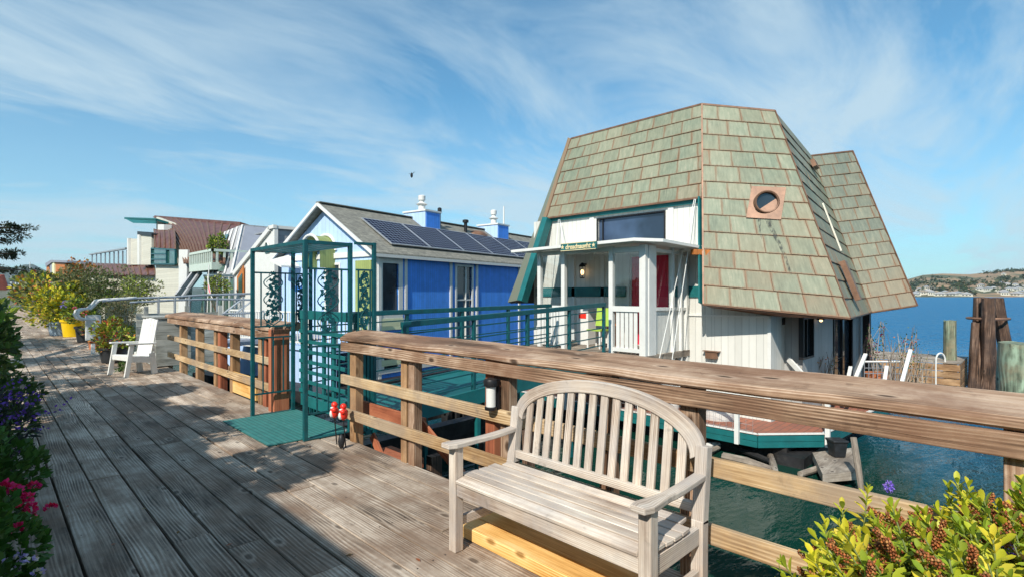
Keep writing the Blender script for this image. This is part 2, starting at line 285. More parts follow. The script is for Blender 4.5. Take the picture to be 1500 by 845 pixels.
# ------------------------------------------------------------------ mesh collector
BASE = {}
class MB:
    def __init__(s): s.V = []; s.F = []; s.U = []; s.C = []; s.SM = []
    def add(s, vs, fs, uvs=None, col=None, smooth=False):
        o = len(s.V); s.V += [tuple(v) for v in vs]
        if col is None: col = (R.random(), R.random(), R.random())
        for i, f in enumerate(fs):
            s.F.append([o+k for k in f]); s.U.append(uvs[i] if uvs else [(0, 0)]*len(f)); s.C.append(col); s.SM.append(smooth)
    def face(s, pts, uv=None, col=None):
        pts = [Vector(p) for p in pts]
        if uv is None:
            n = (pts[1]-pts[0]).cross(pts[-1]-pts[0])
            if n.length < 1e-9: n = Vector((0, 0, 1))
            n.normalize()
            if abs(n.z) > .95: e1 = Vector((1, 0, 0)); e2 = Vector((0, 1, 0))
            else:
                e1 = Vector((0, 0, 1)).cross(n).normalized(); e2 = n.cross(e1)
            uv = [(p.dot(e1), p.dot(e2)) for p in pts]
        s.add(pts, [list(range(len(pts)))], [uv], col)
    def beam(s, p0, p1, w, h, up=(0, 0, 1), col=None, off=None):
        """box from p0 to p1 (axis centre), w across, h along up"""
        p0 = Vector(p0); p1 = Vector(p1); d = p1-p0; Ln = d.length
        if Ln < 1e-6: return
        d.normalize(); up = Vector(up)
        if abs(d.dot(up.normalized())) > .98: up = Vector((1, 0, 0)) if abs(d.x) < .9 else Vector((0, 1, 0))
        sd = d.cross(up).normalized(); u2 = sd.cross(d).normalized()
        vs = []
        for p in (p0, p1):
            for a, b in ((-1, -1), (1, -1), (1, 1), (-1, 1)): vs.append(p+sd*(a*w/2)+u2*(b*h/2))
        o = (R.random()*50, R.random()*50) if off is None else off
        def q(v0): return [(o[0], o[1]+v0), (o[0], 0)]
        fs = [(0, 1, 5, 4), (1, 2, 6, 5), (2, 3, 7, 6), (3, 0, 4, 7), (3, 2, 1, 0), (4, 5, 6, 7)]
        ws = [w, h, w, h]; uvs = []; acc = 0
        for k in range(4):
            uvs.append([(o[0], o[1]+acc), (o[0], o[1]+acc+ws[k]), (o[0]+Ln, o[1]+acc+ws[k]), (o[0]+Ln, o[1]+acc)]); acc += ws[k]
        for k in range(2): uvs.append([(o[0], o[1]), (o[0]+w, o[1]), (o[0]+w, o[1]+h), (o[0], o[1]+h)])
        s.add(vs, fs, uvs, col)
    def box(s, x0, x1, y0, y1, z0, z1, col=None):
        dx, dy, dz = x1-x0, y1-y0, z1-z0
        if dy >= dx and dy >= dz: s.beam(((x0+x1)/2, y0, (z0+z1)/2), ((x0+x1)/2, y1, (z0+z1)/2), dx, dz, col=col)
        elif dx >= dz: s.beam((x0, (y0+y1)/2, (z0+z1)/2), (x1, (y0+y1)/2, (z0+z1)/2), dy, dz, col=col)
        else: s.beam(((x0+x1)/2, (y0+y1)/2, z0), ((x0+x1)/2, (y0+y1)/2, z1), dy, dx, up=(1, 0, 0), col=col)
    def prism(s, pts, off, col=None):
        """closed polygon pts pushed along off"""
        off = Vector(off); pts = [Vector(p) for p in pts]; n = len(pts); q = [p+off for p in pts]
        s.face(pts, col=col); s.face(list(reversed(q)), col=col)
        for i in range(n): j = (i+1) % n; s.face([pts[j], pts[i], q[i], q[j]], col=col)
    def tube(s, pts, r, n=8, col=None, cap=True):
        pts = [Vector(p) for p in pts]; m = len(pts); rr = r if isinstance(r, (list, tuple)) else [r]*m
        vs = []; prev = None; dist = 0; ds = []
        for i, p in enumerate(pts):
            d = (pts[min(i+1, m-1)]-pts[max(i-1, 0)]).normalized()
            if prev is None:
                a = Vector((0, 0, 1)) if abs(d.z) < .9 else Vector((1, 0, 0)); e1 = d.cross(a).normalized()
            else: e1 = (prev-d*prev.dot(d)).normalized()
            prev = e1; e2 = d.cross(e1)
            if i: dist += (p-pts[i-1]).length
            ds.append(dist)
            for k in range(n): t = 2*math.pi*k/n; vs.append(p+(e1*math.cos(t)+e2*math.sin(t))*rr[i])
        fs = []; uvs = []; o = R.random()*9
        for i in range(m-1):
            for k in range(n):
                k2 = (k+1) % n; fs.append((i*n+k, i*n+k2, (i+1)*n+k2, (i+1)*n+k)); c = 6.28*rr[i]
                uvs.append([(ds[i]+o, c*k/n), (ds[i]+o, c*(k+1)/n), (ds[i+1]+o, c*(k+1)/n), (ds[i+1]+o, c*k/n)])
        if cap:
            fs.append(tuple(range(n-1, -1, -1))); fs.append(tuple((m-1)*n+k for k in range(n)))
            for _ in range(2): uvs.append([(.1*math.cos(6.28*k/n), .1*math.sin(6.28*k/n)) for k in range(n)])
        s.add(vs, fs, uvs, col, True)
    def lathe(s, c, prof, n=20, col=None, axis=None):
        c = Vector(c); vs = []; m = len(prof)
        Q = Matrix.Identity(3) if axis is None else Vector((0, 0, 1)).rotation_difference(Vector(axis)).to_matrix()
        for (r, z) in prof:
            for k in range(n): t = 6.2832*k/n; vs.append(c+Q @ Vector((r*math.cos(t), r*math.sin(t), z)))
        fs = [(i*n+k, i*n+(k+1) % n, (i+1)*n+(k+1) % n, (i+1)*n+k) for i in range(m-1) for k in range(n)]
        uv = [[(k/n, prof[i][1]), ((k+1)/n, prof[i][1]), ((k+1)/n, prof[i+1][1]), (k/n, prof[i+1][1])] for i in range(m-1) for k in range(n)]
        fs.append(tuple(range(n-1, -1, -1))); fs.append(tuple((m-1)*n+k for k in range(n))); uv += [[(0, 0)]*n]*2
        s.add(vs, fs, uv, col, True)
    def ball(s, c, r, col=None, n=8, m=6, sq=(1, 1, 1)):
        prof = [(r*math.sin(math.pi*i/m), -r*math.cos(math.pi*i/m)) for i in range(m+1)]; prof[0] = (r*.05, -r); prof[-1] = (r*.05, r)
        c = Vector(c); vs = []
        for (rr, z) in prof:
            for k in range(n): t = 6.2832*k/n; vs.append(c+Vector((rr*math.cos(t)*sq[0], rr*math.sin(t)*sq[1], z*sq[2])))
        fs = [(i*n+k, i*n+(k+1) % n, (i+1)*n+(k+1) % n, (i+1)*n+k) for i in range(m) for k in range(n)]
        s.add(vs, fs, None, col, True)
    def octa(s, c, r, col):
        c = Vector(c); v = [c+Vector(d)*r for d in ((1, 0, 0), (0, 1, 0), (-1, 0, 0), (0, -1, 0), (0, 0, 1.2), (0, 0, -1.2))]
        s.add(v, [(0, 1, 4), (1, 2, 4), (2, 3, 4), (3, 0, 4), (1, 0, 5), (2, 1, 5), (3, 2, 5), (0, 3, 5)], None, col, True)
    def leaf(s, p, d, n, Ln, W, col, fine=False):
        d = Vector(d).normalized(); n = Vector(n); sd = d.cross(n)
        if sd.length < 1e-4: sd = Vector((1, 0, 0))
        sd.normalize(); n = sd.cross(d)
        p = Vector(p)
        if not fine:
            s.add([p, p+d*Ln*.5+sd*W*.5+n*Ln*.06, p+d*Ln, p+d*Ln*.5-sd*W*.5+n*Ln*.06], [(0, 1, 2), (0, 2, 3)], None, col)
        else:
            vs = []; ts = (0, .3, .6, .85, 1); ws = (.12, .62, 1, .82, .12)
            for t, w in zip(ts, ws):
                c = p+d*(Ln*t)-n*(Ln*.22*t*t)+n*Ln*.05
                vs += [c+sd*W*.5*w+n*W*.12*w, c-n*W*.05, c-sd*W*.5*w+n*W*.12*w]
            fs = []
            for i in range(4):
                a = i*3; fs += [(a, a+1, a+4, a+3), (a+1, a+2, a+5, a+4)]
            s.add(vs, fs, None, col, True)
    def build(s, name, mat, parent=None, bevel=0, base=None):
        b = Vector(BASE.get(parent.name, (0, 0, 0))) if parent else Vector(base or (0, 0, 0))
        me = bpy.data.meshes.new(name); me.from_pydata([(v[0]-b[0], v[1]-b[1], v[2]-b[2]) for v in s.V], [], s.F)
        uvl = me.uv_layers.new(name='UVMap'); flat = [c for f in s.U for uv in f for c in uv]
        if len(flat) == 2*len(me.loops): uvl.data.foreach_set('uv', flat)
        ca = me.color_attributes.new('col', 'FLOAT_COLOR', 'CORNER'); fl = []
        for f, c in zip(s.F, s.C): fl += [c[0], c[1], c[2], 1.0]*len(f)
        ca.data.foreach_set('color', fl)
        me.polygons.foreach_set('use_smooth', s.SM)
        me.materials.append(M[mat]); me.update()
        if any(s.SM) and mat not in ('leaf', 'petal', 'seed'): me.set_sharp_from_angle(angle=math.radians(38))
        o = bpy.data.objects.new(name, me); COL.objects.link(o)
        if parent: o.parent = parent
        else: o.location = b
        BASE[o.name] = tuple(b)
        if bevel:
            bm_ = o.modifiers.new('bevel', 'BEVEL'); bm_.width = bevel; bm_.segments = 2; bm_.limit_method = 'ANGLE'; bm_.harden_normals = False
        return o
def tag(o, label, cat, group=None):
    o['label'] = label; o['category'] = cat
    if group: o['group'] = group
    return o
def thing(name, label, cat, loc=(0, 0, 0), group=None):
    o = bpy.data.objects.new(name, None); o.empty_display_size = .1; COL.objects.link(o); o.location = loc; BASE[o.name] = tuple(loc)
    return tag(o, label, cat, group)
def single(mb, name, mat, label, cat, base=(0, 0, 0), group=None, bevel=0):
    return tag(mb.build(name, mat, None, bevel, base), label, cat, group)
def kind(o, k='structure'): o['kind'] = k; return o
def copy_thing(o, loc, label=None):
    def cp(a, par):
        c = a.copy(); COL.objects.link(c); c.parent = par
        for ch in list(a.children): cp(ch, c)
        return c
    c = cp(o, None); c.location = loc
    if label: c['label'] = label
    BASE[c.name] = tuple(loc)
    return c
def sheet_hole(mb, o, u, n, W, z0, z1, holes, depth=.07, v=None):
    """vertical wall from o along u (unit, xy) with rectangular holes (u0,u1,za,zb); n = outward"""
    o = Vector((o[0], o[1], 0)); u = Vector((u[0], u[1], 0)); n = Vector((n[0], n[1], 0))
    us = sorted({0., W, *[h[0] for h in holes], *[h[1] for h in holes]}); zs = sorted({z0, z1, *[h[2] for h in holes], *[h[3] for h in holes]})
    c = (R.random(),)*3
    P = lambda a, z: o+u*a+Vector((0, 0, z))
    for i in range(len(us)-1):
        for j in range(len(zs)-1):
            mu = (us[i]+us[i+1])/2; mz = (zs[j]+zs[j+1])/2
            if any(h[0] < mu < h[1] and h[2] < mz < h[3] for h in holes): continue
            a, b, zz0, zz1 = us[i], us[i+1], zs[j], zs[j+1]
            mb.face([P(a, zz0), P(b, zz0), P(b, zz1), P(a, zz1)], uv=[(a, zz0), (b, zz0), (b, zz1), (a, zz1)], col=c)
    for h in holes:
        a, b, c0, c1 = h[:4]; d = -n*depth
        for q in ((P(a, c0), P(b, c0)), (P(b, c0), P(b, c1)), (P(b, c1), P(a, c1)), (P(a, c1), P(a, c0))):
            mb.face([q[0], q[1], q[1]+d, q[0]+d], uv=[(0, 0), (.02, 0), (.02, .02), (0, .02)], col=c)
def window(house, o, u, n, h, fw=.07, frame='white', pane='glass', mull=(), name='window', proud=.025, rec=.06, hm=()):
    o = Vector((o[0], o[1], 0)); u = Vector((u[0], u[1], 0)); n = Vector((n[0], n[1], 0))
    P = lambda a, z, k=0: o+u*a+n*k+Vector((0, 0, z))
    a, b, c0, c1 = h; m = MB(); t = proud+rec
    k = (proud-rec)/2
    m.beam(P(a-fw, c0-fw/2, k), P(b+fw, c0-fw/2, k), t, fw); m.beam(P(a-fw, c1+fw/2, k), P(b+fw, c1+fw/2, k), t, fw)
    for x in (a-fw/2, b+fw/2): m.beam(P(x, c0, k), P(x, c1, k), t, fw, up=u)
    for x in mull: m.beam(P(x, c0, k-.01), P(x, c1, k-.01), t*.6, fw*.6, up=u)
    for z in hm: m.beam(P(a, z, k-.012), P(b, z, k-.012), t*.6, fw*.5)
    w = m.build(name, frame, house, bevel=.004)
    g = MB(); g.prism([P(a-.01, c0-.01, -rec+.012), P(b+.01, c0-.01, -rec+.012), P(b+.01, c1+.01, -rec+.012), P(a-.01, c1+.01, -rec+.012)], -n*.01); g.build('pane', pane, w)
    return w

# ------------------------------------------------------------------ foliage
def vrand(r=R):
    while True:
        v = Vector((r.uniform(-1, 1), r.uniform(-1, 1), r.uniform(-1, 1)))
        if .01 < v.length < 1: return v
def jit(c, a=.25):
    k = 1+R.uniform(-a, a); return (min(1, c[0]*k*(1+R.uniform(-.12, .12))), min(1, c[1]*k), min(1, c[2]*k*(1+R.uniform(-.2, .2))))
def cloud(mb, c, rad, n, Ln, W, cols, clumps=0, up=.35, minz=None):
    c = Vector(c); cl = []
    if clumps:
        for _ in range(clumps):
            v = vrand(); v = v.normalized()*(v.length**.45); cl.append((Vector((v.x*rad[0], v.y*rad[1], v.z*rad[2]))*.8, R.uniform(.28, .5), R.uniform(-.3, .3)))
    for _ in range(n):
        if cl:
            q, s_, tone = R.choice(cl); v = vrand(); v = v.normalized()*(v.length**.5); p = q+Vector((v.x*rad[0], v.y*rad[1], v.z*rad[2]))*s_; out = (p+v*.3*max(rad))
        else:
            v = vrand().normalized()*R.uniform(.45, 1.02); tone = 0; p = Vector((v.x*rad[0], v.y*rad[1], v.z*rad[2])); out = v.copy()
        w = c+p
        if minz is not None and w.z < minz: continue
        d = (out.normalized()+vrand()*.9+Vector((0, 0, up))).normalized(); nn = (vrand()+Vector((0, 0, .8))).normalized()
        col = jit(R.choice(cols)); k = 1+tone; k2 = R.uniform(.7, 1.25)
        mb.leaf(w, d, nn, Ln*k2, W*k2, tuple(min(1, x*k) for x in col))
def blooms(mb, pts, r, cols, n=14, pet=.02):
    for p in pts:
        for _ in range(n):
            v = vrand().normalized(); 
            if v.z < -.3: v.z = -v.z
            mb.leaf(Vector(p)+v*r*.6, (v+vrand()*.5), v, pet*R.uniform(.8, 1.3), pet*.9, jit(R.choice(cols), .15))
def shrub(name, label, cat, base, fol, flowers=None, pot=None, stems=5, group=None):
    """fol: list of (offset centre, radii, n, leafL, leafW, colours, clumps)"""
    t = thing(name, label, cat, base, group); b = Vector(base); z0 = 0
    if pot:
        mt, r, h = pot; m = MB(); m.lathe(b, [(r*.72, 0), (r*.78, .01), (r*.96, h*.86), (r*1.06, h*.86), (r*1.07, h), (r*.95, h), (r*.9, h*.9)]); p = m.build('pot', mt, t)
        s_ = MB(); s_.lathe(b, [(r*.9, h*.84), (r*.9, h*.88)]); s_.build('potting_soil', 'soil', p); z0 = h*.8
    m = MB()
    for f in fol: cloud(m, b+Vector(f[0]), f[1], f[2], f[3], f[4], f[5], f[6], minz=b.z+z0*.8+.02)
    m.build('foliage', 'leaf', t)
    m = MB(); c = b+Vector(fol[0][0])
    for k in range(stems):
        e = c+Vector((R.uniform(-.5, .5)*fol[0][1][0], R.uniform(-.5, .5)*fol[0][1][1], R.uniform(0, .5)*fol[0][1][2])); q = b+Vector((R.uniform(-.05, .05), R.uniform(-.05, .05), z0))
        m.tube([q, (q+e)/2+vrand()*.05, e], [.012, .008, .004], 5)
    m.build('stem', 'bark', t)
    if flowers:
        m = MB(); blooms(m, flowers[0], flowers[1], flowers[2], flowers[3], flowers[4]); m.build('blossoms', 'petal', t)
    return t
GREEN = [(.06, .12, .025), (.09, .16, .03), (.045, .09, .02)]
YEL = [(.50, .46, .02), (.36, .38, .03), (.62, .50, .03), (.14, .20, .03)]
OLIVE = [(.12, .14, .05), (.18, .19, .08), (.08, .10, .04), (.24, .24, .12)]
LIMEG = [(.26, .34, .03), (.36, .42, .05), (.16, .24, .03)]
REDL = [(.45, .07, .04), (.5, .2, .05), (.25, .25, .04)]

def vrand_(r):
    return Vector((r.uniform(-1, 1), r.uniform(-1, 1), .05))
# ================================================================== WORLD, SUN, CAMERA
SAZ = math.radians(20); SEL = math.radians(40)   # sunlight travels towards (cos, sin) of SAZ and down
SD = Vector((math.cos(SAZ)*math.cos(SEL), math.sin(SAZ)*math.cos(SEL), -math.sin(SEL)))
w = bpy.data.worlds.new('World'); sc.world = w; w.use_nodes = True; nt = w.node_tree
bg = nt.nodes['Background']; sky = nt.nodes.new('ShaderNodeTexSky'); sky.sky_type = 'NISHITA'; sky.sun_disc = False
sky.sun_elevation = SEL; to = -SD; sky.sun_rotation = math.atan2(to.x, to.y); sky.air_density = 1.0; sky.dust_density = .35; sky.ozone_density = 1.5
tc = nt.nodes.new('ShaderNodeTexCoord')
sp = nt.nodes.new('ShaderNodeSeparateXYZ'); L(nt, tc.outputs['Generated'], sp.inputs[0])
zz = math_(nt, 'MAXIMUM', sp.outputs[2], .02); zq = math_(nt, 'ADD', zz, .18)
px_ = math_(nt, 'DIVIDE', sp.outputs[0], zq); py_ = math_(nt, 'DIVIDE', sp.outputs[1], zq)
cv = comb(nt, px_, py_, 0.)
mp = N(nt, 'ShaderNodeMapping'); mp.inputs['Rotation'].default_value = (0, 0, math.radians(-20)); mp.inputs['Scale'].default_value = (.62, 1.2, 1); mp.inputs['Location'].default_value = (5.3, 2.2, 0); L(nt, cv, mp.inputs[0])
n1 = noise(nt, mp.outputs[0], 1.3, 12, .62, .9); n2 = noise(nt, mp.outputs[0], .5, 4, .5, .4)
cf = math_(nt, 'MULTIPLY', ramp(nt, n1, [(.42, (0, 0, 0)), (.74, (1, 1, 1))]), ramp(nt, n2, [(.36, (.75, .75, .75)), (.56, (1, 1, 1))]))
hz = ramp(nt, zz, [(.0, (.75, .75, .75)), (.10, (.5, .5, .5)), (.35, (.12, .12, .12))])
cf = math_(nt, 'MINIMUM', .85, math_(nt, 'ADD', math_(nt, 'MULTIPLY', cf, .85), math_(nt, 'MULTIPLY', hz, .9)))
tint = mix(nt, 1.0, sky.outputs[0], (.52, 1.34, 1.56), 'MULTIPLY')
cc = mix(nt, cf, tint, (6.0, 7.7, 8.7))
L(nt, cc, bg.inputs[0]); bg.inputs[1].default_value = .085
sl = bpy.data.lights.new('sun', 'SUN'); sl.energy = 5.0; sl.angle = math.radians(.53); sl.color = (1, .93, .82)
so = bpy.data.objects.new('sun', sl); COL.objects.link(so); so.rotation_euler = SD.to_track_quat('-Z', 'Y').to_euler()
cam = bpy.data.cameras.new('camera'); co = bpy.data.objects.new('camera', cam); COL.objects.link(co); sc.camera = co
co.location = (0, 0, EYE); co.rotation_euler = (math.radians(90), 0, math.radians(-45)); cam.sensor_width = 36; cam.lens = FPX/1500*36; cam.shift_y = .005; cam.clip_end = 9000; cam.clip_start = .05
sc.render.engine = 'CYCLES'; sc.view_settings.view_transform = 'Standard'; sc.view_settings.look = 'None'; sc.view_settings.exposure = .22; sc.view_settings.gamma = 1

# ================================================================== SETTING
m = MB(); m.face([(-6000, -6000, -1.25), (6000, -6000, -1.25), (6000, 6000, -1.25), (-6000, 6000, -1.25)]); kind(m.build('water', 'water'))
# boardwalk: real planks with gaps
m = MB(); k = 0; x = .59-.21*9
while x < 2.62:
    y = -4+R.random()*1.5
    wdt = .21 if x < 2.5 else .2
    while y < 75:
        ln = R.uniform(2.4, 4.3) if y < 14 else R.uniform(4, 7)
        g = R.uniform(.008, .016); dz = R.uniform(-.005, .004); tl = R.uniform(-.003, .003)
        m.beam((x+wdt/2, y, -.03+dz), (x+wdt/2, y+ln-R.uniform(.004, .012), -.03+dz+tl), wdt-g, .06); y += ln
    x += wdt; k += 1
kind(m.build('boardwalk', 'deck', bevel=.006))
m = MB()
for xx in (-1.0, .1, 1.2, 2.2): m.box(xx, xx+.12, -4, 75, -.33, -.062)
y = -3.
while y < 75: m.box(-1.3, 2.72, y, y+.1, -.33, -.062) if False else None; y += 2.4
kind(m.build('boardwalk_joists', 'pile'))
m = MB(); m.face([(-60, -60, -.12), (-1.05, -60, -.12), (-1.05, 200, -.12), (-60, 200, -.12)]); m.face([(-1.05, -60, -1.6), (-1.05, 200, -1.6), (-1.05, 200, -.12), (-1.05, -60, -.12)]); kind(m.build('ground', 'soil'))

m = MB(); rn_ = random.Random(3)
for k in range(11):
    x = .59+.21*(k-1)
    for q in range(16):
        for dx_ in (.045, .165):
            a = (x+dx_+rn_.uniform(-.01, .01), .6+q*.61+rn_.uniform(-.012, .012)); m.add([(a[0]+.005*math.cos(t), a[1]+.005*math.sin(t), .0035) for t in (0, 1.05, 2.1, 3.14, 4.2, 5.24)], [(0, 1, 2, 3, 4, 5)])
kind(m.build('boardwalk_nail_heads', 'black'))
m = MB()
for k in range(70):
    a = (rn_.choice([rn_.uniform(.2, .9), rn_.uniform(.2, 2.5)]), rn_.uniform(2, 16), .006); m.leaf(a, vrand_(rn_), (0, 0, 1), rn_.uniform(.02, .05), .02, rn_.choice([(.22, .12, .04), (.35, .25, .08), (.12, .08, .03), (.3, .1, .04)]))
o_ = m.build('fallen_leaves', 'leaf'); kind(o_, 'stuff')
# far hill across the bay
def hill(name, mat, prof, z_near, d0, d1, amp, seed, lo=-1.3):
    rr = random.Random(seed); m = MB(); nx = len(prof)*10; ny = 16; vs = []
    pr = lambda t: None
    for i in range(nx+1):
        f = i/nx*(len(prof)-1); a = int(min(f, len(prof)-2)); fr = f-a; px = prof[a][0]*(1-fr)+prof[a+1][0]*fr; py = prof[a][1]*(1-fr)+prof[a+1][1]*fr
        for j in range(ny+1):
            g = j/ny; d = d0+(d1-d0)*g; r = ray(px, py); top = EYE+r[2]*d1
            z = lo+(top-lo)*(g**1.15)+math.sin(i*.7+j*1.1+seed)*amp*g*(1-g)+math.sin(i*.23-j*.6)*amp*1.5*g*(1-g)
            vs.append((r[0]*d, r[1]*d, z))
        r = ray(px, py)
    fs = [(i*(ny+1)+j, (i+1)*(ny+1)+j, (i+1)*(ny+1)+j+1, i*(ny+1)+j+1) for i in range(nx) for j in range(ny)]
    m.add(vs, fs, None, (.5, .5, .5), True); return kind(m.build(name, mat))
HP = [(1250, 415), (1330, 409), (1352, 403), (1380, 401), (1420, 402), (1440, 400), (1470, 397), (1500, 396), (1560, 392), (1650, 398), (1800, 405)]
hill('hill', 'hill', HP, 0, 430, 900, 3.5, 1)
hill('mountain', 'mount', [(-140, 410), (-60, 400), (0, 392), (15, 395), (34, 388), (48, 387), (62, 394), (85, 404), (130, 412), (240, 420), (420, 425)], 0, 1500, 2600, 20, 2)
def hillz(px, g, d0=430, d1=900):
    for a, b in zip(HP, HP[1:]):
        if a[0] <= px <= b[0]:
            py = a[1]+(b[1]-a[1])*(px-a[0])/(b[0]-a[0]); break
    d = d0+(d1-d0)*g; r = ray(px, py); return Vector((r[0]*d, r[1]*d, -1.3+(EYE+r[2]*d1+1.3)*g**1.15))
m = MB(); rr = random.Random(5)
patches = [(1345, .55, 10, .2), (1365, .45, 12, .2), (1383, .62, 12, .22), (1400, .35, 10, .15), (1420, .5, 12, .18), (1432, .4, 10, .2), (1462, .3, 14, .12), (1485, .35, 14, .2), (1470, .55, 10, .1), (1450, .93, 8, .05), (1485, .96, 12, .04), (1500, .9, 10, .08), (1520, .5, 14, .3), (1340, .25, 12, .2), (1375, .2, 14, .12), (1410, .15, 14, .1), (1560, .6, 30, .3)]
for (px, g, sx, sg) in patches:
    for _ in range(13):
        p = hillz(px+rr.gauss(0, sx*.8), min(.99, max(.02, g+rr.gauss(0, sg*.6)))); s_ = rr.uniform(2.2, 5.5)
        c = rr.choice([(.03, .055, .025), (.045, .07, .03), (.06, .08, .035)])
        for _ in range(14):
            v = vrand(rr); m.leaf(p+Vector((v.x*s_, v.y*s_, abs(v.z)*s_*.8)), vrand(rr), Vector((0, 0, 1))+vrand(rr), s_*.7, s_*.6, jit(c))
kind(m.build('hillside_woods', 'leaf'), 'stuff')
def farhouse(mat, roofm, w_, d_, h_, lab):
    w_ *= .5; d_ *= .5; h_ *= .62
    t = thing('hillside_house', lab, 'house', (0, 0, 0), 'houses on the far hillside'); m = MB(); m.box(-w_/2, w_/2, -d_/2, d_/2, -3, h_); m.build('wall', mat, t)
    m = MB(); m.prism([(-w_/2-.5, -d_/2-.5, h_), (w_/2+.5, -d_/2-.5, h_), (w_/2+.5, 0, h_+d_*.22)], (0, 0, .001)) if False else None
    A = [(-w_/2-.4, -d_/2-.4, h_), (-w_/2-.4, d_/2+.4, h_), (-w_/2-.4, 0, h_+d_*.25)]; m.prism(A, (w_+.8, 0, 0)); m.build('roof', roofm, t)
    m = MB()
    for k in range(3): m = MB(); m.box(-w_/2-.05, -w_/2, -d_/2+d_*(.15+.28*k), -d_/2+d_*(.15+.28*k)+d_*.14, h_*.35, h_*.75); m.build('window', 'glass', t)
    return t
fl = ['small white house among trees on the far hillside', 'small tan roofed house on the far hillside', 'small low pale house near the far shore']
fh = [farhouse('creamsid', 'greysid', 8, 11, 4.2, fl[0]), farhouse('creamsid', 'drift', 7, 13, 3.2, fl[1]), farhouse('creamsid', 'greyroof', 9, 16, 2.8, fl[2])]
spots = [(1347, .22, 0), (1352, .12, 1), (1360, .16, 2), (1365, .08, 0), (1371, .1, 1), (1377, .05, 2), (1384, .09, 0), (1390, .06, 1), (1357, .3, 0), (1364, .28, 1), (1395, .05, 2), (1402, .05, 0), (1437, .36, 0), (1437, .25, 2), (1447, .22, 0), (1455, .24, 2), (1462, .22, 1), (1470, .12, 2), (1478, .2, 0), (1484, .2, 2), (1492, .22, 0), (1475, .38, 2), (1487, .34, 0), (1494, .3, 2), (1472, .06, 0), (1480, .07, 1), (1489, .05, 2), (1497, .08, 0), (1466, .42, 0), (1409, .06, 1), (1416, .04, 2), (1470, .88, 0), (1343, .08, 0), (1337, .05, 2), (1505, .2, 0), (1515, .1, 2)]
for i, (px, g, kd) in enumerate(spots):
    p = hillz(px, g*.85+.0); src = fh[kd]
    if not src.get('_u'): src['_u'] = 1; src.location = p; c = src
    else: c = copy_thing(src, p)
    c.rotation_euler = (0, 0, R.uniform(-.4, .4)); 
for o in list(bpy.data.objects):
    if '_u' in o.keys(): del o['_u']

# ================================================================== RIGHT RAILING
def rail_run(label, x, ya, yb, yend_back, posts, mats=('rail', 'rail2', 'rail2'), cap_h=1.0, split=None, x2=None, thick=0.0):
    t = thing('wooden_railing', label, 'railing', ((x+.1), min(ya, yb), 0)); x2 = x if x2 is None else x2
    X = lambda y: x+(x2-x)*((y-ya)/(yb-ya))
    segs = [(ya, yb)] if split is None else [(ya, split-.01), (split+.01, yb)]
    for (a, b) in segs:
        # cap: sloping thick plank with rounded weathered edges
        ea = a; eb = b; bb = (yend_back if b == yb else b); n = 14
        m = MB(); ring = []
        sec = lambda X0, y, yb_: [(X0-.0, y, 1.03), (X0-.012, y, 1.045), (X0, y, 1.062+thick*.4), (X0+.03, y, 1.078+thick), (X0+.32, yb_, 1.122+thick), (X0+.345, yb_, 1.112+thick), (X0+.345, yb_, 1.03), (X0+.33, yb_, 1.022)]
        rings = []
        for i in range(n+1):
            y = a+(b-a)*i/n; y2 = a+(bb-a)*i/n; wob = .004*math.sin(i*2.1+a)+.003*math.sin(i*5.3)
            rings.append([Vector(p)+Vector((wob, 0, .6*wob)) for p in sec(X(y), y, y2)])
        vs = [p for r_ in rings for p in r_]; q = len(rings[0]); fs = []; uvs = []; acc = [0]
        for j in range(q): acc.append(acc[-1]+(rings[0][(j+1) % q]-rings[0][j]).length)
        for i in range(n):
            for j in range(q):
                j2 = (j+1) % q; fs.append((i*q+j, (i+1)*q+j, (i+1)*q+j2, i*q+j2)); ua = a+(b-a)*i/n; ub = a+(b-a)*(i+1)/n
                uvs.append([(ua, acc[j]), (ub, acc[j]), (ub, acc[j+1]), (ua, acc[j+1])])
        for e in (0, n): fs.append([e*q+j for j in range(q)]); uvs.append([(p.z*3, p.x) for p in rings[e]])
        m.add(vs, fs, uvs, (.5, .5, .5)); m.build('cap', mats[0], t)
    for (z0, z1, mt) in ((.925, 1.017, mats[0]), (.585, .68, mats[1]), (.235, .335, mats[2])):
        m = MB(); m.beam((X(ya)+.02, ya, (z0+z1)/2), (X(yb)+.02, yb, (z0+z1)/2), .04, z1-z0); m.build('rail_board', mt, t, bevel=.006)
    for (y, w_, d_, zb, zt, mt) in posts:
        m = MB(); m.box(X(y)+.043, X(y)+.043+d_, y-w_/2, y+w_/2, zb, zt); m.build('post', mt, t, bevel=.006)
    return t
RX = 2.62
rr_ = rail_run('long wooden railing beside the curved back bench, with sloping cap board', RX, 5.16, -1.6, 5.5, [], )
for o in [o for o in rr_.children if o.name.startswith('cap')]: bpy.data.objects.remove(o)
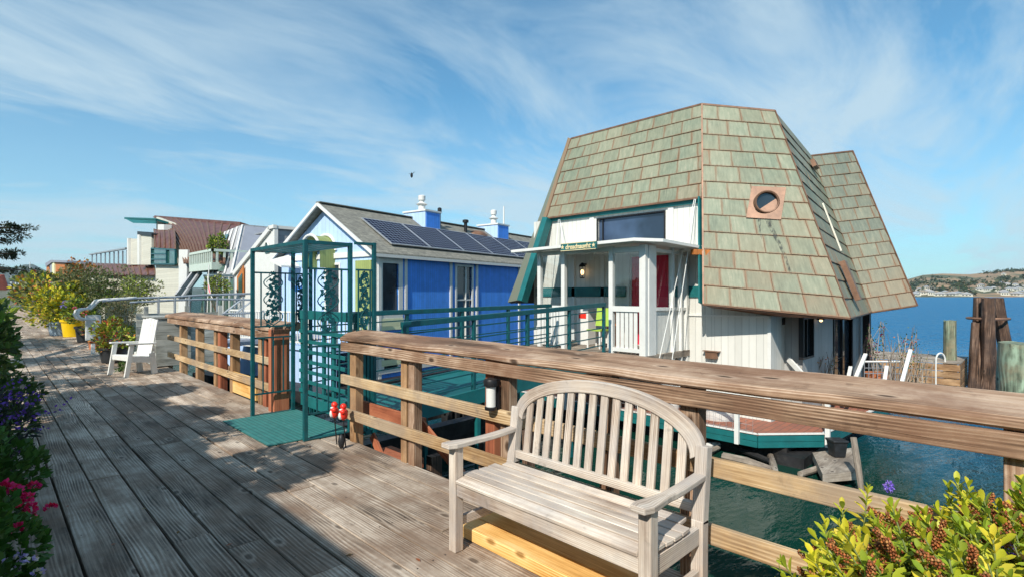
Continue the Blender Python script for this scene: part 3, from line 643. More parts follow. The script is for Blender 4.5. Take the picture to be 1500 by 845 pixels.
def cap2(t, x, ya, yb, yaback, thick=0, mt='rail'):
    n = 24; rings = []
    for i in range(n+1):
        y = ya+(yb-ya)*i/n; y2 = yaback+(yb-yaback)*i/n; wob = .004*math.sin(i*1.3+ya)+.003*math.sin(i*3.3)
        rings.append([Vector(p)+Vector((wob, 0, .6*wob)) for p in [(x+.018, y, 1.027), (x+.006, y, 1.038), (x+.008, y, 1.060+thick*.4), (x+.03, y, 1.074+thick), (x+.33, y2, 1.122+thick), (x+.35, y2, 1.112+thick), (x+.35, y2, 1.030), (x+.33, y2, 1.027)]])
    q = len(rings[0]); fs = []; uvs = []; acc = [0]
    for j in range(q): acc.append(acc[-1]+(rings[0][(j+1) % q]-rings[0][j]).length)
    for i in range(n):
        for j in range(q):
            j2 = (j+1) % q; fs.append((i*q+j, (i+1)*q+j, (i+1)*q+j2, i*q+j2)); ua = ya+(yb-ya)*i/n; ub = ya+(yb-ya)*(i+1)/n
            uvs.append([(ua, acc[j]), (ub, acc[j]), (ub, acc[j+1]), (ua, acc[j+1])])
    for e in (0, n): fs.append([e*q+j for j in range(q)]); uvs.append([(p.z*3, p.x) for p in rings[e]])
    m = MB(); m.add([p for r_ in rings for p in r_], fs, uvs, (.5, .5, .5)); return m.build('cap', mt, t)
cap2(rr_, RX, 5.18, -1.6, 5.52)
for (y, w_, mt) in ((4.98, .12, 'post'), (4.05, .09, 'post'), (3.93, .09, 'rail'), (2.90, .10, 'redwood'), (2.74, .09, 'rail'), (1.86, .09, 'rail'), (1.32, .11, 'rail'), (.03, .12, 'rail'), (-1.2, .12, 'rail')):
    m = MB(); m.box(RX+.043, RX+.133, y-w_/2, y+w_/2, -.7 if y < 4.9 else -.3, 1.029); m.build('post', mt, rr_, bevel=.006)
# orange stained board, steel braces and outrigger block behind the railing
m = MB(); m.beam((2.86, 5.15, .30), (2.86, 4.0, .30), .04, .15); m.build('stained_board', 'redwood', rr_, bevel=.004)
m = MB(); m.beam((2.82, 4.05, .36), (3.0, 3.25, -.3), .1, .02, up=(1, 0, 0)); m.build('brace', 'redwood', rr_)
m = MB(); m.beam((2.9, 5.0, .02), (2.9, 4.5, -.5), .1, .02, up=(1, 0, 0)); m.build('brace', 'redwood', rr_)
m = MB(); m.box(2.72, 3.1, 4.35, 4.95, -.22, -.12); m.build('outrigger_block', 'redwood', rr_, bevel=.004)
m = MB()
for y, z in ((4.02, .28), (3.28, -.26), (2.9, .12), (5.1, .1)): m.lathe((2.78 if y != 5.1 else 2.65, y, z), [(.018, 0), (.018, .012), (.008, .02)], 8, axis=(-1, 0, 0))
m.build('bolt', 'galv', rr_)
# left railing
lr = rail_run('wooden railing between the white chair and the teal gate arbor', 2.62, 7.02, 12.6, 12.6, [], split=None)
for o in [o for o in lr.children if o.name.startswith('cap')]: bpy.data.objects.remove(o)
cap2(lr, 2.60, 7.02, 9.68, 6.9, .02); cap2(lr, 2.60, 9.72, 12.75, 9.72, .02)
for px, mt in ((246, 'post'), (267, 'post'), (291, 'post'), (318, 'post'), (324, 'redwood'), (342, 'post'), (384, 'post'), (391, 'redwood')):
    y = at_x(px, 500, 2.70).y; m = MB(); m.box(2.665, 2.78, y-.06, y+.06, -.3, 1.03); m.build('post', mt, lr, bevel=.006)
m = MB(); m.box(2.60, 2.80, 6.9-.0, 7.1, -.4, 1.06); m.build('gate_post', 'redwood', lr, bevel=.01)
m = MB(); m.box(2.67, 2.70, 7.75, 8.75, .02, .33); m.build('plywood_panel', 'lumber', lr)
m = MB(); m.beam((2.85, 10.0, .4), (2.95, 8.2, -.2), .1, .03, up=(1, 0, 0)); m.build('brace', 'rail', lr)

# ================================================================== BENCH
BX, BXB, BY0, BY1 = 1.94, 2.44, 1.16, 2.44
t = thing('garden_bench', 'weathered teak garden bench with an arched slatted back on the boardwalk', 'bench', (2.2, 1.8, 0))
for yy in (BY0, BY1):
    s_ = 1 if yy == BY1 else -1
    m = MB(); m.box(BX, BX+.062, yy-.031, yy+.031, 0, .625); m.build('leg', 'bench', t, bevel=.005)
    m = MB(); yb = yy
    pts = [(BXB, yb, 0), (BXB+.005, yb, .42), (BXB+.055, yb, .775)]
    m.beam(pts[0], (BXB+.008, yb, .43), .062, .062, up=(1, 0, 0)); m.beam((BXB+.008, yb, .41), pts[2], .062, .060, up=(1, 0, 0)); m.build('leg', 'bench', t, bevel=.005)
    m = MB(); m.beam((BX+.06, yy, .17), (BXB-.03, yy, .17), .03, .055); m.build('stretcher', 'bench', t, bevel=.004)
    m = MB(); m.beam((BX+.06, yy, .36), (BXB-.03, yy, .36), .032, .085); m.build('seat_side_rail', 'bench', t, bevel=.004)
    # arm, scooped and rounded at its front
    m = MB(); n = 10; top = []; vs = []
    for i in range(n+1):
        f = i/n; xx = BX-.055+(BXB+.03-BX+.055)*f; hw = .038+.012*math.cos(min(1, f*2.2)*math.pi) if f < .5 else .030
        if i == 0: hw = .034
        z = .645-.012*math.sin(f*math.pi)+.004
        vs += [(xx, yy-hw, z), (xx, yy+hw, z), (xx, yy+hw, z-.03), (xx, yy-hw, z-.03)]
    fs = []; uv = []
    for i in range(n):
        for j in range(4): j2 = (j+1) % 4; fs.append((i*4+j, (i+1)*4+j, (i+1)*4+j2, i*4+j2)); uv.append([(i*.05, j*.05), (i*.05+.05, j*.05), (i*.05+.05, j*.05+.05), (i*.05, j*.05+.05)])
    fs += [(0, 1, 2, 3), (n*4+3, n*4+2, n*4+1, n*4)]; uv += [[(0, 0), (.07, 0), (.07, .03), (0, .03)]]*2
    m.add(vs, fs, uv); m.build('armrest', 'bench', t, bevel=.006)
m = MB(); m.box(BX+.008, BX+.042, BY0+.032, BY1-.032, .335, .425); m.build('front_apron', 'bench', t, bevel=.004)
for i in range(6):
    xx = BX+.03+i*.076; zt = [.428, .441, .437, .433, .432, .438][i]; sl_ = [-.012, 0, .006, .002, -.003, -.007][i]
    m = MB(); a, b = BY0-(.0 if i == 0 else .0)+.034*(i in (5,))-.02, BY1-.034*(i in (5,))+.02
    m.prism([(xx-.032, a, zt-.018-sl_*0), (xx+.034, a, zt-.018+sl_*-1), (xx+.034, a, zt+.002-sl_), (xx-.032, a, zt+.002)], (0, b-a, 0)); 
    if i == 0 or i == 5: pass
    m2 = MB(); m2.beam((xx, max(a, BY0+.034) if i in (0, 5) else a, zt-.008-sl_/2), (xx, min(b, BY1-.034) if i in (0, 5) else b, zt-.008-sl_/2), .066, .021, up=(sl_, 0, .06)); m2.build('seat_slat', 'bench', t, bevel=.004)
m = MB(); m.beam((BXB+.012, BY0+.032, .478), (BXB+.012, BY1-.032, .478), .03, .05); m.build('lower_back_rail', 'bench', t, bevel=.004)
ym = (BY0+BY1)/2; hy = (BY1-BY0)/2
def archz(y, r): 
    q = max(0, 1-abs((y-ym)/hy)**2.1); return .735+.265*q**.62
bx = lambda z: BXB+.01+(z-.43)*.135
m = MB(); n = 40; vs = []; acc = 0; prev = None; rings = []
for i in range(n+1):
    th = math.pi*i/n; y = ym-(hy+.004)*math.cos(th); 
    zo = .74+.268*math.sin(th)**.92
    # inward normal for the board's width
    y_in = ym-(hy-.062)*math.cos(th); z_in = .70+.238*math.sin(th)**.92
    rings.append([(bx(zo)-.02, y, zo), (bx(zo)+.02, y, zo), (bx(z_in)+.02, y_in, z_in), (bx(z_in)-.02, y_in, z_in)])
fs = []; uv = []
for i in range(n):
    for j in range(4):
        j2 = (j+1) % 4; fs.append((i*4+j, i*4+j2, (i+1)*4+j2, (i+1)*4+j)); d = .042
        if j in (0, 2): a_, b_ = 0, .04
        else: a_, b_ = 0, .07
        uv.append([(i*d, a_+j), (i*d, b_+j), ((i+1)*d, b_+j), ((i+1)*d, a_+j)])
fs += [(3, 2, 1, 0), (n*4, n*4+1, n*4+2, n*4+3)]; uv += [[(0, 0), (.04, 0), (.04, .07), (0, .07)]]*2
m.add([p for r_ in rings for p in r_], fs, uv); m.build('arched_top_rail', 'bench', t, bevel=.005)
for i in range(14):
    y = BY0+.031+(BY1-BY0-.062)*(i+1)/15; q = (y-ym)/(hy-.062); q = max(-.999, min(.999, q)); z1 = .70+.238*math.sin(math.acos(q))**.92+.01
    m = MB(); m.beam((bx(.49), y, .49), (bx(z1), y, z1), .047, .018, up=(1, 0, 0)); m.build('back_slat', 'bench', t, bevel=.003)
# lumber under the bench
m = MB(); m.box(2.10, 2.235, .95, 2.56, .003, .078); single(m, 'timber_plank', 'lumber', 'new yellow lumber plank under the bench, the one nearer the walkway', 'plank', (2.17, 1.8, 0), 'lumber stored under the bench', .006)
m = MB(); m.box(2.25, 2.385, .9, 2.64, .003, .078); single(m, 'timber_plank', 'lumber', 'new yellow lumber plank under the bench, the one nearer the water', 'plank', (2.32, 1.8, 0), 'lumber stored under the bench', .006)

# solar light on the red post
p = Vector((2.60, 2.80, 0)); t = thing('solar_lantern', 'black capped cylinder lantern with white body on red railing post', 'lantern', (2.6, 2.8, .69))
m = MB(); m.lathe((2.585, 2.80, .70), [(.036, 0), (.036, .15)], 20); m.build('light_tube', 'white', t)
m = MB(); m.lathe((2.585, 2.80, .682), [(.045, 0), (.047, .02), (.036, .024)], 20); m.build('base', 'black', t); m = MB(); m.lathe((2.585, 2.80, .848), [(.036, 0), (.052, .006), (.056, .04), (.050, .055), (.02, .064)], 20); m.build('cap', 'black', t)
m = MB(); m.box(2.625, 2.64, 2.765, 2.835, .68, .90); m.build('bracket', 'black', t)

# red figurines on rods by the railing end
t = thing('ornament_stakes', 'pair of red and white plastic ornaments on thin metal rods at the railing end', 'ornament', (2.5, 5.05, 0))
for px, py in ((490, 603), (503, 606)):
    q = at_x(px, py, 2.50); m = MB(); m.ball(q, .045, n=10, m=8, sq=(1, 1, 1.35)); m.ball(q+Vector((0, 0, .075)), .032, n=10, m=8); m.ball(q+Vector((-.02, -.03, .03)), .028); h = m.build('ornament_head', 'red', t)
    m = MB(); m.ball(q+Vector((-.030, .0, -.012)), .026, n=8, m=6, sq=(.9, .9, 1.5)); m.ball(q+Vector((-.02, -.005, .048)), .028, n=8, m=6, sq=(1, 1, .35)); m.build('white_patch', 'white', h)
    m = MB(); m.tube([q+Vector((0, 0, -.05)), Vector((q.x+.01, q.y-.03, .0))], .006, 6); m.build('rod', 'black', t)
q = at_x(500, 642, 2.46); m = MB(); m.ball((2.46, q.y, .075), .04, sq=(.8, .8, 1.8), n=10); m.build('foot_weight', 'rubber', t)
q = at_x(507, 602, 2.56); m = MB(); m.ball(q, .02); m.build('knob', 'black', t)

# ================================================================== ARBOR GATE
t = thing('gate_arbor', 'teal metal gate arbor with scrollwork side panels over the green mat', 'arbor', (2.6, 6.1, 0))
FX, BX2, GY0, GY1, GH = 2.33, 2.83, 5.35, 6.87, 2.075
for xx, yy in ((FX, GY0), (FX, GY1), (BX2, GY0), (BX2, GY1)):
    m = MB(); m.box(xx-.021, xx+.021, yy-.021, yy+.021, .0, GH); m.build('post', 'teal', t, bevel=.003)
m = MB()
for xx in (FX, BX2): m.beam((xx, GY0+.021, GH-.02), (xx, GY1-.021, GH-.02), .04, .04)
for yy in (GY0, GY1): m.beam((FX+.021, yy, GH-.022), (BX2-.021, yy, GH-.022), .038, .038)
for k in range(1, 5): xx = FX+(BX2-FX)*k/5; m.beam((xx, GY0+.02, GH-.03), (xx, GY1-.02, GH-.03), .045, .012)
m.build('roof_frame', 'teal', t, bevel=.002)
def scroll(m, o, u, W, z0, z1, r=.007):
    """two interlaced vines with leaves in the panel plane"""
    o = Vector(o); u = Vector(u); n_ = 26; H = z1-z0; A = W*.42; mid = W/2
    for sgn in (1, -1):
        pts = []
        for i in range(n_+1):
            f = i/n_; a = sgn*A*math.sin(f*math.pi*3+.0)*1.0; pts.append(o+u*(mid+a)+Vector((0, 0, z0+H*f)))
        m.tube(pts, r, 6)
    for i in range(15):
        f = (i+.5)/15; sgn = 1 if i % 2 else -1; c = o+u*(mid+sgn*A*.35*math.cos(i))+Vector((0, 0, z0+H*f)); pts = []
        for k in range(9):
            th = k/8*4.4; rr = A*.42*(1-k/11); pts.append(c+u*(sgn*rr*math.cos(th))+Vector((0, 0, rr*math.sin(th))))
        m.tube(pts, r*.7, 5)
        for k in range(5):
            d = (u*R.uniform(-1, 1)+Vector((0, 0, R.uniform(-1, 1)))).normalized(); nrm = u.cross(Vector((0, 0, 1))); m.leaf(c+d*.01, d, nrm, .055, .042, (.5, .5, .5)); m.leaf(c+d*.01, d, -nrm, .05, .034, (.5, .5, .5))
def panel(x0, x1, y, name='side_panel', lower=True):
    m = MB(); W = x1-x0; a = x0+.021; b = x1-.021
    for z in (1.78, 1.11): m.beam((a, y, z), (b, y, z), .02, .02)
    i0 = W*.2
    for xx in (x0+i0, x1-i0): m.beam((xx, y, 1.12), (xx, y, 1.77), .014, .014, up=(1, 0, 0))
    if lower:
        for z in (.97, .27): m.beam((a, y, z), (b, y, z), .02, .02)
        for k in range(1, 4): xx = x0+W*k/4; m.beam((xx, y, .28), (xx, y, .96), .014, .014, up=(1, 0, 0))
        m.beam((a, y, .012), (b, y, .012), .05, .012)
    p = m.build(name, 'teal', t)
    s_ = MB(); scroll(s_, (x0+i0+.01, y, 0), (1, 0, 0), W-2*i0-.02, 1.125, 1.765); s_.build('scrollwork', 'teal', p)
panel(FX, BX2, GY0); panel(FX, BX2, GY1)
for yy in (GY0-.06, GY1+.06):
    m = MB(); m.box(3.09-.02, 3.09+.02, yy-.02, yy+.02, -.3, 2.09); m.beam((BX2+.02, yy, 2.07), (3.07, yy, 2.07), .03, .03); m.build('wing_post', 'teal', t, bevel=.003)
    panel(BX2+.02, 3.09, yy, 'wing_panel', False)
# sheet panels closing the wings below
m = MB()
for k in range(5): m.box(2.86+k*.045, 2.89+k*.045, GY0-.075, GY0-.045, 0.0, 1.08)
m.build('wing_infill_slats', 'tealdk', t)
# lattice gate
g = thing('lattice_gate', 'closed teal lattice gate standing within the metal arbor', 'gate', (2.9, 6.1, 0))
gx = 2.93; m = MB()
m.beam((gx, GY0+.03, 1.25), (gx, GY1-.03, 1.25), .05, .11)
m.beam((gx, GY0+.06, .14), (gx, GY1-.05, .14), .045, .13)
for yy in (GY0+.06, GY1-.06, (GY0+GY1)/2+.08, (GY0+GY1)/2-.18): m.beam((gx, yy, .2), (gx, yy, 1.19), .035, .05, up=(0, 1, 0))
m.build('frame', 'tealdk', g, bevel=.003)
m = MB()
for k in range(7): z = .27+k*.128; m.beam((gx-.03, GY0+.04, z), (gx-.03, GY1-.04, z), .018, .045)
m.build('slats', 'tealdk', g, bevel=.002)
# mat and rope
a = at_z(346, 622.5, .0); m = MB(); m.box(1.98, 2.86, 5.40, 6.83, .003, .017); mm = single(m, 'door_mat', 'tealmat', 'ribbed green rubber mat on the planks in front of the gate', 'mat', (2.4, 6.1, 0), None, .003)

# ================================================================== GANGWAY
t = thing('gangway', 'teal gangway with barred metal railings leading to the green roofed houseboat', 'gangway', (3.1, 6.2, 0))
GA, GB = 5.6, 6.9; x0, x1 = 3.12, 8.3
dz = lambda x: .05+(x-3.1)/(8.3-3.1)*.33
m = MB(); n = 26
m.prism([(x0, GA, dz(x0)), (x0, GB, dz(x0)), (x0, GB, dz(x0)-.05), (x0, GA, dz(x0)-.05)], (x1-x0, 0, dz(x1)-dz(x0))); m.build('deck_plate', 'tealdk', t)
m = MB()
for yy in (GA-.03, GB+.03): m.beam((x0, yy, dz(x0)-.08), (x1, yy, dz(x1)-.08), .06, .2)
for k in range(6): xx = x0+.3+k*.95; m.beam((xx, GA, dz(xx)-.11), (xx, GB, dz(xx)-.11), .05, .08)
m.build('side_beam', 'tealdk', t)
for (yy, za, zb, xa) in ((GA, 1.165, 1.35, 3.66), (GB, 1.25, 1.31, 2.96)):
    zt = lambda x: za+(zb-za)*(x-xa)/(8.0-xa)
    xe = 8.0; m = MB(); m.beam((xa, yy, zt(xa)-.03), (xe, yy, zt(xe)-.03), .07, .07); q = m.build('handrail', 'teal', t, bevel=.004)
    m = MB()
    for k in range(6):
        f = (k+.9)/6.4
        m.beam((xa, yy, zt(xa)-f*(zt(xa)-dz(xa))), (xe, yy, zt(xe)-f*(zt(xe)-dz(xe))), .018, .018)
    m.build('railing_bars', 'teal', t)
    for xx in ((3.69, 4.84, 5.94, 6.97, 7.97) if yy == GA else (3.4, 4.6, 5.7, 6.8, 7.9)):
        m = MB(); m.box(xx-.025, xx+.025, yy-.025, yy+.025, dz(xx)-.12, zt(xx)-.06); m.build('railing_post', 'teal', t, bevel=.003)
# posts that carry the gangway
m = MB()
for xx in (4.9, 7.0):
    for yy in (5.62, 6.88): m = MB(); m.box(xx, xx+.06, yy-.03, yy+.03, -1.4, dz(xx)-.1); m.build('support_leg', 'tealdk', t)

# ================================================================== GREEN ROOFED HOUSEBOAT
H = thing('green_roofed_houseboat', 'white houseboat with tall green copper shingled mansard roof and porthole window', 'houseboat', (11.5, 5, -1.2))
V_ = Vector
P1 = V_((10.5, 4.93, 5.446)); P4 = V_((9.3, 4.34, 1.332)); P3 = V_((9.8, 2.13, 1.13)); P2 = V_((11.1, 3.7, 5.15))
A_tl = V_((10.5, 8.375, 5.446)); A_br = V_((9.9, 4.65, 3.396)); A_bl = V_((9.9, 8.65, 3.396))
C_b = V_((9.3, 8.99, 1.33)); C_bb = V_((10.33, 10.38, 1.25)); C_tt = V_((10.62, 8.48, 5.44))
V0 = V_((14.3, 2.69, 1.10)); V1 = V_((15.46, 4.24, 5.17)); E_b = V_((14.4, 1.87, 1.27)); E_t = V_((15.2, 3.25, 5.05))
def patch(TL, TR, BL, BR, rows, wt, name, mat, par, thick=.02, skip=None):
    m = MB()
    Pt = lambda u, v: (TL*(1-u)+TR*u)*(1-v)+(BL*(1-u)+BR*u)*v
    ncen = ((TR-TL).cross(BL-TL)).normalized(); cen = (TL+TR+BL+BR)/4
    if ncen.dot(Vector((0, 0, EYE))-cen) < 0: ncen = -ncen
    nn = lambda u, v: ncen
    # backing
    for i in range(8):
        for j in range(8):
            for kk in (.02, .09): m.face([Pt(i/8, j/8)-ncen*kk, Pt((i+1)/8, j/8)-ncen*kk, Pt((i+1)/8, (j+1)/8)-ncen*kk, Pt(i/8, (j+1)/8)-ncen*kk], uv=[(.5, .5)]*4, col=(.5, .5, .5))
    for a, b in ((TL, TR), (TR, BR), (BR, BL), (BL, TL)): m.face([a-ncen*.02, b-ncen*.02, b-ncen*.09, a-ncen*.09])
    for r_ in range(rows):
        v0 = r_/rows; v1 = (r_+1)/rows; Lr = ((Pt(1, v1)-Pt(0, v1)).length); u = 0
        uw = wt/Lr; u = -(.08+.5*(r_ % 2)+R.uniform(0, .3))*uw
        while u < 1:
            w_ = uw*R.uniform(.93, 1.07); a = max(0, u); b = min(1, u+w_-.0)
            if b-a > .15*uw or b >= 1:
                q = [Pt(a, v0), Pt(b, v0), Pt(b, v1), Pt(a, v1)]; lift = thick*R.uniform(.8, 1.25); tw = R.uniform(-.003, .003); g = (q[1]-q[0]).normalized()*.0025
                t0 = q[0]+ncen*.002+g; t1 = q[1]+ncen*.002-g; b1 = q[2]+ncen*(lift+tw)-g; b0 = q[3]+ncen*(lift-tw)+g; e1 = q[2]-ncen*.01-g; e0 = q[3]-ncen*.01+g
                ua = 0 if u >= 0 else (a-u)/w_; ub = 1 if u+w_ <= 1 else (b-u)/w_
                c = (R.random(), R.random(), min(1, R.random()*.5+.5*((r_+1)/rows)**4+.3*(abs(a+b-1))**6))
                m.add([t0, t1, b1, b0, e1, e0], [(0, 1, 2, 3), (3, 2, 4, 5), (0, 3, 5), (1, 4, 2)], [[(ua, 1), (ub, 1), (ub, 0), (ua, 0)], [(.5, 0), (.5, 0), (.5, 0), (.5, 0)], [(.5, 0)]*3, [(.5, 0)]*3], c)
            u += w_
    return m.build(name, mat, par), Pt, ncen
roof = MB(); topz = 5.35
roof.face([P1+V_((.02, 0, -.02)), P2+V_((0, .02, -.02)), V1, V_((16, 8, 5.2)), C_tt, A_tl+V_((.02, 0, -.02))])
# hidden rear slopes
for q in ((V1, V_((16, 8, 5.2)), V_((17.2, 9, 1.2)), V_((17.0, 3.2, 1.2))), (E_t+V_((.05, .02, 0)), V1, V_((17.0, 3.2, 1.2)), E_b+V_((2.2, .3, -.05))), (E_t+V_((.05, .02, 0)), E_b+V_((2.2, .3, -.05)), E_b+V_((.05, .02, 0))), (V_((16, 8, 5.2)), C_tt, C_bb, V_((17.2, 9, 1.2)))): roof.face(list(q))
# soffits under the eaves
roof.face([P4-V_((0, 0, .03)), P3-V_((0, 0, .03)), V0-V_((0, 0, .03)), V_((14.9, 3.4, 1.1)), V_((10.0, 3.4, 1.12)), V_((10.0, 4.5, 1.25))])
roof.face([V0-V_((0, 0, .03)), E_b-V_((0, 0, .03)), E_b+V_((2.2, .3, -.05)), V_((14.9, 3.4, 1.1))])
rf = roof.build('roof', 'copper', H)
fB, PtB, nB = patch(P1, P2, P4, P3, 12, .42, 'roof_slope', 'shingle', rf)
fA, PtA, nA = patch(A_tl, P1, A_bl, A_br, 7, .44, 'roof_slope', 'shingle', rf)
fD, PtD, nD = patch(P2, V1, P3, V0, 13, .50, 'roof_slope', 'shingle', rf)
fE, PtE, nE = patch(V1, E_t, V0, E_b, 13, .33, 'roof_slope', 'shingleshade', rf)
fC, PtC, nC = patch(C_tt, A_tl, C_bb, C_b, 14, .35, 'roof_slope', 'shingle', rf)
m = MB()
for a, b, w_ in ((P1, P4, .03), (P2, P3, .02), (A_bl, A_br, .05), (V1, V0, .02), (E_t, E_b, .02), (P1, P2, .03), (A_tl, P1, .03), (V1, E_t, .03), (P4, P3, .015), (P3, V0, .015), (V0, E_b, .015), (A_tl, C_b, .02)):
    m.beam(a-V_((.005, .005, 0)), b-V_((.005, .005, 0)), w_, .035)
m.build('copper_flashing', 'copper', rf)
m = MB(); m.beam(P1*.5+P4*.5+V_((.03, .045, .0)), P4+V_((.03, .045, 0)), .03, .20, up=(1, 0, 0)); m.build('rake_board', 'tealdk', rf)
m = MB(); m.beam(A_bl+V_((-.02, -.02, -.02)), C_b+V_((-.02, -.06, 0)), .16, .22, up=(1, 0, 0)); m.build('rake_board', 'tealdk', rf)
m = MB(); m.beam(A_bl+V_((.07, 0, -.05)), A_br+V_((.07, 0, -.05)), .06, .08); m.build('eave_board', 'tealdk', rf)
# porthole
def uv_at(Pt, px, py):
    best = None
    for i in range(81):
        for j in range(81):
            q = proj(Pt(i/80, j/80)); d = (q[0]-px)**2+(q[1]-py)**2
            if best is None or d < best[0]: best = (d, i/80, j/80)
    return best[1], best[2]
u_, v_ = uv_at(PtB, 1121, 299); c = PtB(u_, v_)+nB*.03; eu = (PtB(1, v_)-PtB(0, v_)).normalized(); ev = nB.cross(eu).normalized()
if ev.z < 0: ev = -ev
m = MB(); m.prism([c+eu*x_*.29+ev*y_*.33 for x_, y_ in ((-1, -1), (1, -1), (1, 1), (-1, 1))], nB*.012); pw = m.build('porthole_window', 'copper', H)
m = MB(); nh = V_((nB.x-.25, nB.y-.2, nB.z*.2)).normalized(); m.lathe(c-nh*.05, [(.17, 0), (.215, 0), (.215, .13), (.20, .15), (.18, .14), (.172, .04)], 32, axis=nh); m.build('rim', 'copper', pw)
m = MB(); m.lathe(c+nh*.02, [(.172, 0), (.172, .006)], 32, axis=nh); m.build('pane', 'glass', pw)
sm_, snt, sb_ = newmat('runoff stain'); sb_.inputs['Base Color'].default_value = (.035, .04, .038, 1); sb_.inputs['Roughness'].default_value = .7
stc = snt.nodes.new('ShaderNodeTexCoord'); smp = N(snt, 'ShaderNodeMapping'); smp.inputs['Scale'].default_value = (1, 1, .25); L(snt, stc.outputs['Object'], smp.inputs[0]); sn_ = noise(snt, smp.outputs[0], 26., 5, .7)
stt = snt.nodes.new('ShaderNodeBsdfTransparent'); smx = snt.nodes.new('ShaderNodeMixShader'); L(snt, ramp(snt, sn_, [(.42, (0, 0, 0)), (.62, (.8, .8, .8))]), smx.inputs[0]); L(snt, stt.outputs[0], smx.inputs[1]); L(snt, sb_.outputs[0], smx.inputs[2]); L(snt, smx.outputs[0], snt.nodes['Material Output'].inputs[0]); M['stain'] = sm_
for st_pts in (((1124, 322, .10), (1130, 336, .09), (1141, 356, .06), (1149, 378, .05), (1158, 402, .03)), ((1112, 322, .05), (1113, 336, .03), (1116, 350, .02))):
    m = MB(); pr_ = None
    for px, py, ww in st_pts:
        q = PtB(*uv_at(PtB, px, py))+nB*.031; cur = (q-eu*ww/2, q+eu*ww/2)
        if pr_: m.face([pr_[0], pr_[1], cur[1], cur[0]])
        pr_ = cur
    m.build('runoff_stain', 'stain', rf)
# copper roof hatches and a pale vent strip on the side slope
for (pa, w_, l_) in (((1187, 244), .22, .18), ((1238, 412), .17, .75)):
    u_, v_ = uv_at(PtD, *pa); c = PtD(u_, v_)+nD*.05; eu = (PtD(1, v_)-PtD(0, v_)).normalized(); ev = nD.cross(eu).normalized()
    m = MB(); m.prism([c+eu*x_*w_+ev*y_*l_/2 for x_, y_ in ((-1, -1), (1, -1), (1, 1), (-1, 1))], nD*.09); m.build('roof_hatch', 'copper', rf)
a = PtD(*uv_at(PtD, 1202, 300))+nD*.04; b = PtD(*uv_at(PtD, 1229, 370))+nD*.04; m = MB(); m.beam(a, b, .035, .03, up=nD); m.build('vent_strip', 'creamsid', rf)
# walls
XW = 10.0
yA, yB = 3.39, 9.2
u0 = lambda y: y-yA
w_y0, w_y1 = at_x(973, 330, XW).y, at_x(876, 330, XW).y
wz0 = at_x(925, 358, XW).z; wz1 = 3.22
wall = MB(); sheet_hole(wall, (XW, yA), (0, 1), (-1, 0), 1.1, -.9, 1.5, []); ys = yA+1.1; sheet_hole(wall, (XW, ys), (0, 1), (-1, 0), .2, -.9, 2.2, []); ys = yA+1.3; sheet_hole(wall, (XW, ys), (0, 1), (-1, 0), yB-ys, -.9, 3.36, [(w_y0-ys, w_y1-ys, wz0, wz1), (5.4-ys, 6.3-ys, .42, 2.32)])
sheet_hole(wall, (XW, yA), (1, 0), (0, -1), .7, -.9, 1.3, [])
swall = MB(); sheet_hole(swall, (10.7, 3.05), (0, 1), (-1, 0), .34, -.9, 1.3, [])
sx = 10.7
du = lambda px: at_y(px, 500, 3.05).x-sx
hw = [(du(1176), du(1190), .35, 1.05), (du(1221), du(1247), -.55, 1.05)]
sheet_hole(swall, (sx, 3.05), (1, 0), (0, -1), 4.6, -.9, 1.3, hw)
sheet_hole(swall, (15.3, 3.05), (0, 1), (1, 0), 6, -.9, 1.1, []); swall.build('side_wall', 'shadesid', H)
sheet_hole(wall, (XW, yB), (1, 0), (0, 1), 5.3, -.9, 3.3, [])
wl = wall.build('wall', 'whitesid', H)
window(H, (XW, yA), (0, 1), (-1, 0), (u0(w_y0), u0(w_y1), wz0, wz1), .03, 'black', pane='skyglass', mull=(u0(w_y1)-.12,))
window(H, (sx, 3.05), (1, 0), (0, -1), hw[0], .04, 'black', mull=((hw[0][0]+hw[0][1])/2,))
window(H, (sx, 3.05), (1, 0), (0, -1), hw[1], .05, 'black', name='sliding_door', mull=((hw[1][0]+hw[1][1])/2,))
m = MB(); m.prism([(XW+.03, 5.4, .42), (XW+.03, 6.3, .42), (XW+.03, 6.3, 2.32), (XW+.03, 5.4, 2.32)], (.03, 0, 0)); dr = m.build('door', 'crimson', H)
m = MB(); 
for z_ in (.55, 1.45):
    for y_ in (5.5, 5.95): m.beam((XW+.024, y_, z_+.02), (XW+.024, y_, z_+.7), .01, .03, up=(0, 1, 0)); m.beam((XW+.024, y_+.28, z_+.02), (XW+.024, y_+.28, z_+.7), .01, .03, up=(0, 1, 0))
m.ball((XW, 6.22, 1.3), .03); m.build('door_moulding', 'crimson', dr)
m = MB(); m.beam((XW-.012, 3.42, 1.1), (XW-.012, 5.0, 1.1), .03, .035); m.beam((XW-.012, yA+.03, -.8), (XW-.012, yA+.03, 1.08), .03, .06, up=(0, 1, 0))
for yy in (w_y0-.16, w_y1+.16): m.beam((XW-.015, yy, 2.3), (XW-.015, yy, 3.3), .03, .12, up=(0, 1, 0))
for yy in (6.38, 5.35, 7.05, 7.9): m.beam((XW-.015, yy, .42), (XW-.015, yy, 2.38), .03, .09, up=(0, 1, 0))
m.build('wall_trim', 'white', H)
m = MB(); m.beam((XW-.02, 6.4, 1.56), (XW-.02, 9.1, 1.56), .02, .22); m.beam((XW-.02, 4.3, 1.56), (XW-.02, 5.3, 1.56), .02, .22); m.build('teal_stripe', 'tealdk', H)
q = at_x(1044, 519, XW); m = MB(); m.box(XW-.09, XW-.004, q.y-.11, q.y+.11, q.z-.07, q.z+.06); m.box(XW-.11, XW-.004, q.y-.16, q.y+.16, q.z+.065, q.z+.08); m.build('wall_vent', 'copper', H)
